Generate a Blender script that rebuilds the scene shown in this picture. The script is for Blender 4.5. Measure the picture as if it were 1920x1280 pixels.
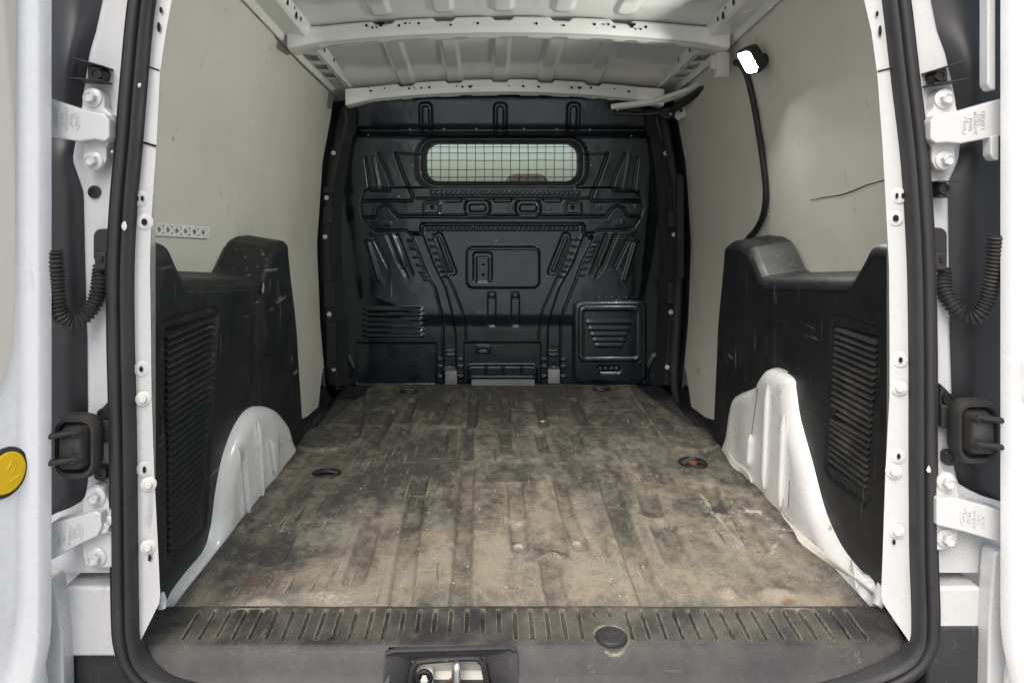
import bpy, bmesh, math, random
import numpy as np
from mathutils import Vector, Matrix
random.seed(7)
for o in list(bpy.data.objects): bpy.data.objects.remove(o)
SC = bpy.context.scene
COL = SC.collection
# ------------------------------------------------------------------ camera
# metres: X across the van (0 = its centre line), Y into the van (0 = rear edge of load floor), Z up (0 = load floor)
F, VX, VY = 1342.0, 920.0, 385.0          # focal length and principal point in photo pixels (1920 x 1280)
CX, CY, CZ = -0.051, -1.21, 0.69
cam = bpy.data.cameras.new('camera'); cam_o = bpy.data.objects.new('camera', cam); COL.objects.link(cam_o)
cam_o.location = (CX, CY, CZ); cam_o.rotation_euler = (math.radians(90), 0, 0)
cam.sensor_width = 36; cam.lens = 36 * F / 1920
cam.shift_x = (960 - VX) / 1920; cam.shift_y = -(640 - VY) / 1920
cam.clip_start = 0.02; cam.clip_end = 2000
SC.camera = cam_o
# ------------------------------------------------------------------ sky, sun, exposure
SUN_EL, SUN_AZ = math.radians(48), math.radians(199)     # azimuth clockwise from +Y
w = bpy.data.worlds.new('World'); SC.world = w; w.use_nodes = True
nt = w.node_tree; bg = nt.nodes['Background']
sky = nt.nodes.new('ShaderNodeTexSky'); sky.sky_type = 'NISHITA'; sky.sun_disc = False
sky.sun_elevation = SUN_EL; sky.sun_rotation = SUN_AZ
sky.air_density = 1.0; sky.dust_density = 4.5; sky.ozone_density = 1.0
nt.links.new(sky.outputs[0], bg.inputs[0]); bg.inputs[1].default_value = 0.06
sun = bpy.data.lights.new('sun', 'SUN'); sun_o = bpy.data.objects.new('sun', sun); COL.objects.link(sun_o)
sun.energy = 0.75; sun.angle = math.radians(45); sun.color = (1.0, 0.99, 0.98)
sd = Vector((math.sin(SUN_AZ) * math.cos(SUN_EL), math.cos(SUN_AZ) * math.cos(SUN_EL), math.sin(SUN_EL)))
sun_o.rotation_euler = sd.to_track_quat('Z', 'Y').to_euler()
sun_o.location = (-3, -8, 8)
SC.view_settings.view_transform = 'Standard'; SC.view_settings.look = 'None'
SC.view_settings.gamma = 1; SC.view_settings.use_curve_mapping = False
SC.view_settings.exposure = 1.8

# ------------------------------------------------------------------ helpers
def U(px, py, Y):                                  # a photo pixel on the plane at depth Y
    D = Y - CY
    return ((px - VX) * D / F + CX, Y, CZ - (py - VY) * D / F)
def UX(px, py, X):                                 # ... on the plane at X
    D = (X - CX) * F / (px - VX)
    return (X, D + CY, CZ - (py - VY) * D / F)
def UZ(px, py, Z):                                 # ... on the plane at Z
    D = (CZ - Z) * F / (py - VY)
    return ((px - VX) * D / F + CX, D + CY, Z)
def link(o, parent=None):
    COL.objects.link(o)
    if parent is not None: o.parent = parent
    return o
def empty(name, loc=(0, 0, 0)):
    o = bpy.data.objects.new(name, None); COL.objects.link(o); o.location = loc; o.empty_display_size = 0.1
    return o
def tag(o, label, cat=None, group=None, kind=None):
    o['label'] = label
    if cat: o['category'] = cat
    if group: o['group'] = group
    if kind: o['kind'] = kind
    return o
def mesh_obj(name, verts, faces, mat, parent=None, smooth=True, sharp=35, bevel=0, seg=2, fix=True):
    me = bpy.data.meshes.new(name)
    me.from_pydata([tuple(map(float, v)) for v in verts], [], [tuple(int(i) for i in f) for f in faces])
    if fix:
        bm = bmesh.new(); bm.from_mesh(me)
        bmesh.ops.recalc_face_normals(bm, faces=bm.faces[:])
        bm.to_mesh(me); bm.free()
    me.materials.append(mat)
    o = bpy.data.objects.new(name, me); link(o, parent)
    if smooth:
        me.shade_smooth()
        if bevel == 0:
            me.set_sharp_from_angle(angle=math.radians(sharp))
    if bevel:
        m = o.modifiers.new('bevel', 'BEVEL'); m.width = bevel; m.segments = seg; m.limit_method = 'ANGLE'
        m.angle_limit = math.radians(30); m.harden_normals = True
    return o
def inst(src, name, parent, loc, rot=(0, 0, 0), scale=(1, 1, 1)):
    o = bpy.data.objects.new(name, src); link(o, parent)
    o.location = loc; o.rotation_euler = rot; o.scale = scale
    return o
def prism_px(name, poly, Y0, Y1, mat, parent=None, bevel=0.002, Yref=None, seg=2):
    """polygon given in photo pixels, cut from a plate standing across the van between depths Y0 and Y1"""
    yr = Y0 if Yref is None else Yref
    p = [U(x, y, yr) for x, y in poly]; n = len(p)
    v = [(a[0], Y0, a[2]) for a in p] + [(a[0], Y1, a[2]) for a in p]
    f = [tuple(range(n)), tuple(range(2 * n - 1, n - 1, -1))] + [(i, (i + 1) % n, n + (i + 1) % n, n + i) for i in range(n)]
    return mesh_obj(name, v, f, mat, parent, bevel=bevel, seg=seg)
def box(name, x0, x1, y0, y1, z0, z1, mat, parent=None, bevel=0.002, seg=2):
    v = [(x, y, z) for x in (x0, x1) for y in (y0, y1) for z in (z0, z1)]
    f = [(0, 1, 3, 2), (4, 6, 7, 5), (0, 4, 5, 1), (2, 3, 7, 6), (0, 2, 6, 4), (1, 5, 7, 3)]
    return mesh_obj(name, v, f, mat, parent, bevel=bevel, seg=seg)
def loft(name, rings, mat, parent=None, closed=True, cap=True, sharp=35, path_closed=False, smooth=True):
    n = len(rings[0]); v = [p for r in rings for p in r]; f = []
    R = len(rings)
    for i in range(R if path_closed else R - 1):
        j2 = (i + 1) % R
        for k in range(n if closed else n - 1):
            a, b = i * n + k, i * n + (k + 1) % n
            f.append((a, b, j2 * n + (k + 1) % n, j2 * n + k))
    if cap and closed and not path_closed:
        f.append(tuple(range(n))); f.append(tuple(range((R - 1) * n, R * n)))
    return mesh_obj(name, v, f, mat, parent, sharp=sharp, smooth=smooth)
def catmull(pts, n=8):
    pts = [Vector(p) for p in pts]; out = []
    P = [2 * pts[0] - pts[1]] + pts + [2 * pts[-1] - pts[-2]]
    for i in range(1, len(P) - 2):
        for k in range(n):
            t = k / n; a, b, c, d = P[i - 1], P[i], P[i + 1], P[i + 2]
            out.append(0.5 * (2 * b + (c - a) * t + (2 * a - 5 * b + 4 * c - d) * t * t + (3 * b - a - 3 * c + d) * t ** 3))
    out.append(pts[-1]); return out
def tube(name, pts, r, mat, parent=None, seg=10, rfun=None, flat=None):
    pts = [Vector(p) for p in pts]; rings = []; ref = None
    for i, p in enumerate(pts):
        t = (pts[min(i + 1, len(pts) - 1)] - pts[max(i - 1, 0)]).normalized()
        if ref is None:
            ref = Vector((0, 1, 0)) if abs(t.y) < 0.9 else Vector((1, 0, 0))
        ref = (ref - t * ref.dot(t)).normalized(); b = t.cross(ref)
        rr = rfun(i) if rfun else r
        fl = flat or 1.0
        rings.append([p + (ref * math.cos(2 * math.pi * k / seg) * fl + b * math.sin(2 * math.pi * k / seg)) * rr for k in range(seg)])
    return loft(name, rings, mat, parent)
def lathe_mesh(name, prof, mat, seg=20, hexes=()):
    """profile of (radius, height) turned about -Y (faces the open doors)"""
    v, f = [], []
    for i, (r, h) in enumerate(prof):
        for k in range(seg):
            a = 2 * math.pi * k / seg
            rr = r
            if i in hexes:
                aa = (a % (math.pi / 3)) - math.pi / 6
                rr = r * math.cos(math.pi / 6) / math.cos(aa)
            v.append((rr * math.cos(a), -h, rr * math.sin(a)))
    n = len(prof)
    for i in range(n - 1):
        for k in range(seg):
            f.append((i * seg + k, i * seg + (k + 1) % seg, (i + 1) * seg + (k + 1) % seg, (i + 1) * seg + k))
    f.append(tuple(range((n - 1) * seg, n * seg)))
    me = bpy.data.meshes.new(name); me.from_pydata(v, [], f)
    bm = bmesh.new(); bm.from_mesh(me); bmesh.ops.recalc_face_normals(bm, faces=bm.faces[:]); bm.to_mesh(me); bm.free()
    me.materials.append(mat); me.shade_smooth(); me.set_sharp_from_angle(angle=math.radians(35))
    return me
def rrect(cx, cy, w, h, r, n=6):
    pts = []
    for sx, sy, a0 in ((1, 1, 0), (-1, 1, 90), (-1, -1, 180), (1, -1, 270)):
        for k in range(n + 1):
            a = math.radians(a0 + 90 * k / n)
            pts.append((cx + sx * (w / 2 - r) + r * math.cos(a), cy + sy * (h / 2 - r) + r * math.sin(a)))
    return pts
def rr_stack(name, cx, cy, layers, mat, parent, sharp=35, Yref=None, tilt=0.0):
    """stack of rounded rectangles (w, h, r in photo pixels, depth Y)"""
    rings = []
    for (w_, h_, r_, Y) in layers:
        ring = []
        for x, y in rrect(cx, cy, w_, h_, r_):
            x += tilt * (y - cy)
            p = U(x, y, Yref if Yref is not None else Y); ring.append((p[0], Y, p[2]))
        rings.append(ring)
    return loft(name, rings, mat, parent, sharp=sharp)
# value noise, fractal
_T = {}
def vnoise(x, y, seed=0):
    if seed not in _T: _T[seed] = np.random.RandomState(seed).rand(256, 256)
    T = _T[seed]
    xi = np.floor(x).astype(int); yi = np.floor(y).astype(int); fx = x - xi; fy = y - yi
    fx = fx * fx * (3 - 2 * fx); fy = fy * fy * (3 - 2 * fy)
    g = lambda a, b: T[a % 256, b % 256]
    return (g(xi, yi) * (1 - fx) + g(xi + 1, yi) * fx) * (1 - fy) + (g(xi, yi + 1) * (1 - fx) + g(xi + 1, yi + 1) * fx) * fy
def fbm(x, y, o=4, seed=0):
    s = 0; a = 0.5; t = 0
    for k in range(o):
        s = s + a * vnoise(x * 2 ** k + 13.7 * k, y * 2 ** k + 5.1 * k, seed + k); t += a; a *= 0.55
    return s / t
def sstep(a, b, x):
    t = np.clip((x - a) / (b - a), 0, 1); return t * t * (3 - 2 * t)
class Relief:
    """height field in its own 2-D units; features only touch their neighbourhood"""
    def __init__(s, X, Y): s.X, s.Y = X, Y; s.H = np.zeros_like(X)
    def win(s, x0, x1, y0, y1):
        return np.where((s.X > x0) & (s.X < x1) & (s.Y > y0) & (s.Y < y1))
    def dline(s, pts, pad):
        xs = [p[0] for p in pts]; ys = [p[1] for p in pts]
        ix = s.win(min(xs) - pad, max(xs) + pad, min(ys) - pad, max(ys) + pad)
        x, y = s.X[ix], s.Y[ix]; d = np.full(x.shape, 1e9)
        for (ax, ay), (bx, by) in zip(pts[:-1], pts[1:]):
            L = (bx - ax) ** 2 + (by - ay) ** 2 + 1e-12
            t = np.clip(((x - ax) * (bx - ax) + (y - ay) * (by - ay)) / L, 0, 1)
            d = np.minimum(d, np.hypot(x - ax - t * (bx - ax), y - ay - t * (by - ay)))
        return ix, d
    def line(s, pts, w, h, soft=None):                      # rib (h > 0) or groove (h < 0) along a line
        soft = soft or w
        ix, d = s.dline(pts, w + soft)
        m = 1 - sstep(max(w - soft, 0), w, d); s.H[ix] += h * m
    def poly(s, pts, h, soft, mode='add'):
        xs = [p[0] for p in pts]; ys = [p[1] for p in pts]
        ix, d = s.dline(pts + [pts[0]], soft * 2)
        x, y = s.X[ix], s.Y[ix]; ins = np.zeros(x.shape, bool)
        for (ax, ay), (bx, by) in zip(pts, pts[1:] + pts[:1]):
            c = ((ay > y) != (by > y)) & (x < (bx - ax) * (y - ay) / ((by - ay) + 1e-12) + ax); ins ^= c
        sd_ = np.where(ins, d, -d); m = sstep(-soft / 2, soft / 2, sd_)
        s.H[ix] += h * m
        return ix, m
    def rr(s, cx, cy, w, h, r, hh, soft):
        ix = s.win(cx - w / 2 - soft, cx + w / 2 + soft, cy - h / 2 - soft, cy + h / 2 + soft)
        qx = np.abs(s.X[ix] - cx) - w / 2 + r; qy = np.abs(s.Y[ix] - cy) - h / 2 + r
        d = np.hypot(np.maximum(qx, 0), np.maximum(qy, 0)) + np.minimum(np.maximum(qx, qy), 0) - r
        s.H[ix] += hh * sstep(soft / 2, -soft / 2, d) if False else hh * (1 - sstep(-soft / 2, soft / 2, d))
    def bump(s, cx, cy, rx, ry, h, pw=1.0):
        d = np.hypot((s.X - cx) / rx, (s.Y - cy) / ry); s.H += h * np.clip(1 - sstep(0, 1, d), 0, 1) ** pw
def grid_obj(name, P, mat, parent=None, keep=None, attrs=None, sharp=None):
    """P: (rows, cols, 3) array of points"""
    R, C = P.shape[:2]; idx = np.arange(R * C).reshape(R, C)
    q = np.stack([idx[:-1, :-1], idx[:-1, 1:], idx[1:, 1:], idx[1:, :-1]], -1).reshape(-1, 4)
    if keep is not None: q = q[keep[:-1, :-1].ravel()]
    me = bpy.data.meshes.new(name)
    me.vertices.add(R * C); me.vertices.foreach_set('co', P.astype(np.float32).ravel())
    me.loops.add(len(q) * 4); me.loops.foreach_set('vertex_index', q.astype(np.int32).ravel())
    me.polygons.add(len(q)); me.polygons.foreach_set('loop_start', np.arange(0, len(q) * 4, 4, dtype=np.int32))
    me.polygons.foreach_set('loop_total', np.full(len(q), 4, dtype=np.int32))
    me.update(calc_edges=True); me.validate()
    for k, a in (attrs or {}).items():
        at = me.attributes.new(k, 'FLOAT', 'POINT'); at.data.foreach_set('value', a.astype(np.float32).ravel())
    me.materials.append(mat); me.shade_smooth()
    if sharp: me.set_sharp_from_angle(angle=math.radians(sharp))
    o = bpy.data.objects.new(name, me); return link(o, parent)

# ------------------------------------------------------------------ materials
class NM:
    def __init__(s, name):
        s.m = bpy.data.materials.new(name); s.m.use_nodes = True; s.t = s.m.node_tree; s.b = s.t.nodes['Principled BSDF']
    def n(s, t, **k):
        nd = s.t.nodes.new(t)
        for a, b in k.items():
            if a in ('operation', 'data_type', 'feature', 'distance', 'attribute_name', 'blend_type', 'noise_dimensions', 'interpolation', 'clamp'): setattr(nd, a, b)
            else: s.put(nd.inputs[int(a[1:]) if a[0] == 'i' and a[1:].isdigit() else a.replace('_', ' ')], b)
        return nd
    def put(s, sock, v):
        if isinstance(v, bpy.types.NodeSocket): s.t.links.new(v, sock)
        elif isinstance(v, bpy.types.Node): s.t.links.new(v.outputs[0], sock)
        elif isinstance(v, tuple) and len(v) == 3 and sock.type == 'RGBA': sock.default_value = (*v, 1)
        else: sock.default_value = v
    def co(s, scale=(1, 1, 1), rot=(0, 0, 0)):
        tc = s.n('ShaderNodeTexCoord'); mp = s.n('ShaderNodeMapping')
        s.t.links.new(tc.outputs['Object'], mp.inputs[0]); mp.inputs['Scale'].default_value = scale; mp.inputs['Rotation'].default_value = rot
        return mp.outputs[0]
    def noise(s, scale, detail=4, rough=0.6, vec=None):
        nd = s.n('ShaderNodeTexNoise'); nd.inputs['Scale'].default_value = scale; nd.inputs['Detail'].default_value = detail
        nd.inputs['Roughness'].default_value = rough; s.t.links.new(vec if vec is not None else s.co(), nd.inputs['Vector']); return nd.outputs['Fac']
    def ramp(s, f, a, b, c0=0.0, c1=1.0):
        nd = s.n('ShaderNodeMapRange'); nd.inputs[1].default_value = a; nd.inputs[2].default_value = b
        nd.inputs[3].default_value = c0; nd.inputs[4].default_value = c1; s.put(nd.inputs[0], f); return nd.outputs[0]
    def math(s, op, a, b=0.0):
        nd = s.n('ShaderNodeMath', operation=op); s.put(nd.inputs[0], a); s.put(nd.inputs[1], b); return nd.outputs[0]
    def mix(s, f, a, b):
        nd = s.n('ShaderNodeMix', data_type='RGBA'); s.put(nd.inputs[0], f); s.put(nd.inputs[6], a); s.put(nd.inputs[7], b); return nd.outputs[2]
    def bump(s, h, strength, dist=0.001, nrm=None):
        nd = s.n('ShaderNodeBump'); nd.inputs['Strength'].default_value = strength; nd.inputs['Distance'].default_value = dist
        s.put(nd.inputs['Height'], h)
        if nrm is not None: s.put(nd.inputs['Normal'], nrm)
        return nd.outputs[0]
    def scratch(s, scale=(6, 6, 240), rot=(0, 0, 0), lo=0.70, hi=0.74):
        # thin long marks: a stretched noise cut high, broken up by a second one
        a = s.noise(1.0, 2, 0.5, s.co(scale, rot)); b = s.noise(5, 2)
        return s.math('MULTIPLY', s.ramp(a, lo, hi), s.ramp(b, 0.48, 0.62))
    def specks(s, scale, lo=0.0, hi=0.12):
        v = s.n('ShaderNodeTexVoronoi'); v.inputs['Scale'].default_value = scale; s.t.links.new(s.co(), v.inputs['Vector'])
        return s.ramp(v.outputs['Distance'], hi, lo)
    def fin(s, base, rough, nrm=None, **k):
        s.put(s.b.inputs['Base Color'], base); s.put(s.b.inputs['Roughness'], rough)
        if nrm is not None: s.put(s.b.inputs['Normal'], nrm)
        for a, b in k.items(): s.put(s.b.inputs[a.replace('_', ' ')], b)
        return s.m
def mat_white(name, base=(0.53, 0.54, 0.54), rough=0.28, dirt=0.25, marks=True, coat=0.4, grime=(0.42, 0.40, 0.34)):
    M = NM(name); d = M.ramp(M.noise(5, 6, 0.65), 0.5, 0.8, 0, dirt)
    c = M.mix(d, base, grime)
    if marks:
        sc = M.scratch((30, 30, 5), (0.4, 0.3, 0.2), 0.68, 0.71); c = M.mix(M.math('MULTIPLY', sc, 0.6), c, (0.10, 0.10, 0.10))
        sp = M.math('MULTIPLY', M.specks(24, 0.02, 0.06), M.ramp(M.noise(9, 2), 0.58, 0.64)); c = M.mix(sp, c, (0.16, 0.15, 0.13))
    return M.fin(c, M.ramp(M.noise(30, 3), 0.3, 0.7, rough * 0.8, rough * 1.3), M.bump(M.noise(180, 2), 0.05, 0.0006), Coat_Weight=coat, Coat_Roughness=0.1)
def mat_plastic(name, base=(0.007, 0.008, 0.010), rough=0.5, grain=0.25, dust=0.12, dustc=(0.10, 0.10, 0.09), scr=0.5):
    M = NM(name); d = M.ramp(M.noise(7, 6, 0.7), 0.52, 0.8, 0, dust)
    c = M.mix(d, base, dustc)
    if scr:
        s1 = M.scratch((70, 70, 5), (0.25, 0.1, 0.1), 0.67, 0.70); s2 = M.scratch((60, 6, 60), (0.9, 0.0, 0.5), 0.68, 0.71)
        ss = M.math('MULTIPLY', M.math('MAXIMUM', s1, s2), scr); c = M.mix(ss, c, (0.24, 0.24, 0.24))
    return M.fin(c, M.ramp(M.noise(14, 4), 0.3, 0.7, rough - 0.08, rough + 0.12), M.bump(M.noise(900, 2), grain, 0.0006))
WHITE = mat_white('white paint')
WHITE_IN = mat_white('white interior paint', (0.81, 0.82, 0.80), 0.22, 0.10, False, 0.5)
ROOF = mat_white('roof underside paint', (0.74, 0.75, 0.74), 0.15, 0.08, False, 0.6)
ARCH = mat_white('scuffed white paint', (0.72, 0.73, 0.73), 0.30, 0.55)
DOORW = mat_white('door paint', (0.80, 0.81, 0.81), 0.25, 0.12)
PLASTIC = mat_plastic('black trim plastic', dust=0.2, scr=0.6)
SMOOTHP = mat_plastic('smooth black plastic', (0.014, 0.015, 0.018), 0.4, 0.1, 0.12, scr=0.0)
DUSTYP = mat_plastic('dusty black plastic', (0.03, 0.03, 0.03), 0.6, 0.4, 0.6, (0.17, 0.15, 0.12), scr=0.2)
RUBBER = mat_plastic('black rubber', (0.022, 0.022, 0.024), 0.62, 0.2, 0.2, scr=0.0)
RUBBERD = mat_plastic('dusty rubber', (0.018, 0.018, 0.017), 0.6, 0.2, 0.45, (0.11, 0.10, 0.085), scr=0.0)
BUMPER = mat_plastic('bumper plastic', (0.03, 0.031, 0.033), 0.55, 0.5, 0.3, scr=0.2)
def mk(name, base, rough, metal=0.0, **k):
    M = NM(name); return M.fin(base, rough, None, Metallic=metal, **k)
HOLE = mk('dark hole', (0.004, 0.004, 0.004), 0.9)
STEEL = mk('zinc plated steel', (0.55, 0.56, 0.55), 0.35, 0.9)
RUST = mk('rust', (0.16, 0.055, 0.02), 0.85)
YELLOW = mk('yellow plastic', (0.80, 0.52, 0.01), 0.4)
CREAM = mk('door lining board', (0.62, 0.60, 0.53), 0.6)
WPLAST = mk('white plastic', (0.62, 0.62, 0.58), 0.45)
def mat_bulkhead():
    M = NM('black painted steel')
    c = M.mix(M.ramp(M.noise(4, 5, 0.7), 0.45, 0.8, 0, 0.35), (0.0025, 0.0045, 0.0080), (0.010, 0.013, 0.018))
    s = M.math('MAXIMUM', M.scratch((4, 60, 90), (0.0, 0.6, 0), 0.66, 0.69), M.scratch((90, 60, 6), (0.0, 0.35, 0), 0.66, 0.69))
    zone = M.n('ShaderNodeAttribute', attribute_name='wear').outputs['Fac']
    sp = M.math('MULTIPLY', M.specks(130, 0.05, 0.16), M.math('MULTIPLY', M.ramp(M.noise(14, 3), 0.50, 0.60), zone))
    c = M.mix(M.math('MULTIPLY', M.math('MULTIPLY', s, zone), 0.7), c, (0.3, 0.3, 0.3))
    c = M.mix(M.math('MULTIPLY', sp, 0.7), c, (0.42, 0.42, 0.42))
    return M.fin(c, M.ramp(M.noise(12, 4), 0.3, 0.7, 0.15, 0.30), M.bump(M.noise(40, 3), 0.18, 0.001), Specular_IOR_Level=0.85, Coat_Weight=0.4, Coat_Roughness=0.12, Specular_Tint=(0.76, 0.89, 1.0))
BULK = mat_bulkhead()
def mat_lining(name='grey lining board'):
    M = NM(name)
    c = M.mix(M.ramp(M.noise(2.5, 6, 0.6), 0.35, 0.75), (0.63, 0.615, 0.545), (0.69, 0.675, 0.605))
    c = M.mix(M.math('MULTIPLY', M.scratch((12, 60, 20), (0.5, 0.2, 0.1), 0.70, 0.73), 0.4), c, (0.12, 0.11, 0.10))
    sm = M.math('MULTIPLY', M.ramp(M.noise(28, 3), 0.66, 0.72), M.ramp(M.noise(4, 2), 0.55, 0.65)); c = M.mix(M.math('MULTIPLY', sm, 0.5), c, (0.14, 0.12, 0.08)); c = M.mix(M.ramp(M.noise(1.7, 7, 0.72), 0.52, 0.75, 0, 0.30), c, (0.30, 0.28, 0.22))
    return M.fin(c, M.ramp(M.noise(20, 3), 0.3, 0.7, 0.42, 0.58), M.bump(M.noise(7, 2), 0.12, 0.004))
LINING = mat_lining()
def mat_mat():
    M = NM('dirty rubber mat')
    A = lambda k: M.n('ShaderNodeAttribute', attribute_name=k).outputs['Fac']
    d = A('dirt'); fine = M.noise(330, 3, 0.7); mid = M.noise(45, 5, 0.7)
    dd = M.math('ADD', d, M.math('MULTIPLY', M.math('SUBTRACT', mid, 0.5), 0.75)); dd = M.math('ADD', dd, M.math('MULTIPLY', M.math('SUBTRACT', fine, 0.5), 1.3))
    dd = M.math('ADD', dd, M.math('MULTIPLY', M.math('SUBTRACT', M.noise(140, 4, 0.8), 0.5), 0.9)); dd = M.ramp(dd, 0.0, 1.0)
    tan = M.mix(M.ramp(M.noise(6, 3), 0.4, 0.62), (0.275, 0.238, 0.182), (0.25, 0.232, 0.185))
    c = M.mix(dd, (0.050, 0.049, 0.044), tan)
    pale = M.ramp(M.math('ADD', A('pale'), M.math('MULTIPLY', M.math('SUBTRACT', M.noise(110, 4, 0.75), 0.5), 1.6)), 0.35, 0.9)
    c = M.mix(M.math('MULTIPLY', pale, 0.8), c, (0.50, 0.48, 0.42))
    s1 = M.scratch((150, 5, 150), (0, 0, 0.06), 0.64, 0.67); s2 = M.scratch((6, 120, 120), (0, 0, 0.5), 0.67, 0.70); s3 = M.scratch((110, 6, 110), (0, 0, -0.45), 0.67, 0.70)
    c = M.mix(M.math('MULTIPLY', M.math('MAXIMUM', s1, M.math('MAXIMUM', s2, s3)), 0.5), c, (0.34, 0.31, 0.25))
    d1 = M.scratch((120, 4, 120), (0, 0, -0.1), 0.63, 0.67); c = M.mix(M.math('MULTIPLY', d1, 0.6), c, (0.035, 0.034, 0.03))
    c = M.mix(A('rust'), c, (0.15, 0.060, 0.025))
    v = M.n('ShaderNodeTexVoronoi'); v.inputs['Scale'].default_value = 420; M.t.links.new(M.co(), v.inputs['Vector'])
    b1 = M.bump(v.outputs['Distance'], 0.7, 0.0012); b2 = M.bump(M.noise(70, 5, 0.7), 0.6, 0.003, b1)
    return M.fin(c, M.ramp(M.noise(25, 4), 0.3, 0.7, 0.55, 0.8), b2, Specular_IOR_Level=0.35)
MATM = mat_mat()
def mat_sill():
    M = NM('dusty sill plastic')
    d = M.math('ADD', M.ramp(M.noise(9, 6, 0.72), 0.40, 0.74, 0, 0.75), M.math('MULTIPLY', M.math('SUBTRACT', M.noise(200, 3), 0.5), 0.35))
    at = M.n('ShaderNodeAttribute', attribute_name='top').outputs['Fac']
    c = M.mix(M.math('MULTIPLY', d, at), (0.022, 0.022, 0.024), (0.16, 0.145, 0.115))
    ed = M.n('ShaderNodeAttribute', attribute_name='edge').outputs['Fac']
    c = M.mix(M.math('MULTIPLY', ed, M.ramp(M.noise(40, 4), 0.35, 0.6)), c, (0.30, 0.27, 0.20))
    c = M.mix(M.math('MULTIPLY', M.ramp(M.noise(22, 6, 0.85), 0.62, 0.72), 0.5), c, (0.30, 0.30, 0.29)); c = M.mix(M.math('MULTIPLY', M.scratch((8, 90, 90), (0, 0, 0.1), 0.68, 0.72), 0.2), c, (0.3, 0.3, 0.29))
    return M.fin(c, 0.55, M.bump(M.noise(700, 2), 0.3, 0.0006))
SILL = mat_sill(); SMOOTHS = mat_plastic('grey sill plastic', (.04, .04, .042), .5, .4, .4, (.16, .15, .12), .2)
def mat_glass():
    M = NM('tinted cab glass'); t = M.t; out = t.nodes['Material Output']
    tr = M.n('ShaderNodeBsdfTransparent'); tr.inputs[0].default_value = (0.86, 0.91, 0.87, 1)
    gl = M.n('ShaderNodeBsdfGlossy'); gl.inputs[0].default_value = (0.8, 0.9, 0.85, 1); gl.inputs['Roughness'].default_value = 0.02
    mx = M.n('ShaderNodeMixShader'); mx.inputs[0].default_value = 0.06
    t.links.new(tr.outputs[0], mx.inputs[1]); t.links.new(gl.outputs[0], mx.inputs[2]); t.links.new(mx.outputs[0], out.inputs[0])
    return M.m
GLASS = mat_glass()
def mat_emit():
    M = NM('lit lens'); M.put(M.b.inputs['Emission Color'], (0.97, 1.0, 0.90)); M.b.inputs['Emission Strength'].default_value = 560
    return M.fin((0.9, 0.9, 0.85), 0.3)
LENS = mat_emit(); LENSG = mk('frosted lens', (.85, .87, .80), .25, 0.0, Emission_Color=(.95, 1.0, .85), Emission_Strength=0.26)

# ------------------------------------------------------------------ setting
g = 60.0
ground = mesh_obj('ground', [(-g, -g, -0.62), (g, -g, -0.62), (g, g, -0.62), (-g, g, -0.62)], [(0, 1, 2, 3)], mk('pale bounce ground', (0.40, 0.40, 0.39), 0.9))  # ground out of view, kept pale so it bounces light to the roof
tag(ground, 'unseen ground below the van, made pale to bounce light', kind='structure')
VAN = tag(empty('cargo_van', (0, 0.6, -0.62)), 'white panel van seen through its open rear doors, empty load bay', 'van')
VP = Matrix.Translation((0, -0.6, 0.62))
class _P: pass
def fixparent(o):            # children were placed in world space
    o.matrix_parent_inverse = VP
# ---- curved side of the body
_pz = [-.10, 0, .25, .55, .85, 1.10, 1.30]; _px = [.655, .667, .690, .700, .680, .635, .585]
def xwall(Y, Z): return np.interp(Z, _pz, _px) + 0.05 * np.clip((1.5 - Y) / 1.2, 0, 1.1)
def wave(y, z): return .006 * (float(fbm(np.array([y * 5.0 + 9]), np.array([z * 4.0 + 3]), 2, 15)[0]) - .5)
def onwall(px, py, side, off=0.0):
    X = 0.69 * side
    for _ in range(8):
        p = UX(px, py, X); X = side * (float(xwall(p[1], p[2])) - off - wave(p[1], p[2]))
    return UX(px, py, X)
def zrail(Y): return np.interp(Y, [-.2, 0, .55, 1.01, 1.55, 1.7], [1.255, 1.24, 1.195, 1.148, 1.108, 1.10])
def zroof(Y): return np.interp(Y, [-.2, .3, .75, 1.0, 1.45, 1.7], [1.28, 1.275, 1.245, 1.215, 1.150, 1.13])

# ---- outer shell
for s in (-1, 1):
    zs = np.linspace(-.45, 1.32, 24); ys = np.linspace(-.02, 2.6, 14)
    P = np.zeros((24, 14, 3))
    for i, z in enumerate(zs):
        for j, y in enumerate(ys): P[i, j] = (s * (xwall(min(y, 1.6), z) + 0.035), y, z)
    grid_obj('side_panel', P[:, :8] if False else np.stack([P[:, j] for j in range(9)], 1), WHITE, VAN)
xs = np.linspace(-.66, .66, 331); ys = np.linspace(-.16, 1.62, 180); X, Y = np.meshgrid(xs, ys)
R = Relief(X, Y); RIBX = [-.357, -.184, -.017, .150, .323]
for rx in RIBX:
    for (a, b) in ((-.10, .80), (.88, 1.46)):
        R.rr(rx, (a + b) / 2, .052, b - a, .02, -.007, .014)
Z = zroof(Y) - 0.035 * (X / .6) ** 2 + R.H
P = np.stack([X, Y, Z], -1); roof = grid_obj('roof_panel', P, ROOF, VAN)
box('roof_outer_skin', -.70, .70, -.17, 1.64, 1.34, 1.36, WHITE, VAN)
for s in (-1, 1): box('roof_side_closure', s * .70 - .03, s * .70 + .03, -.17, 1.64, 1.15, 1.345, WHITE, VAN)
box('floor_pan', -.74, .74, -.06, 1.64, -.20, -.075, WHITE, VAN)

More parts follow.
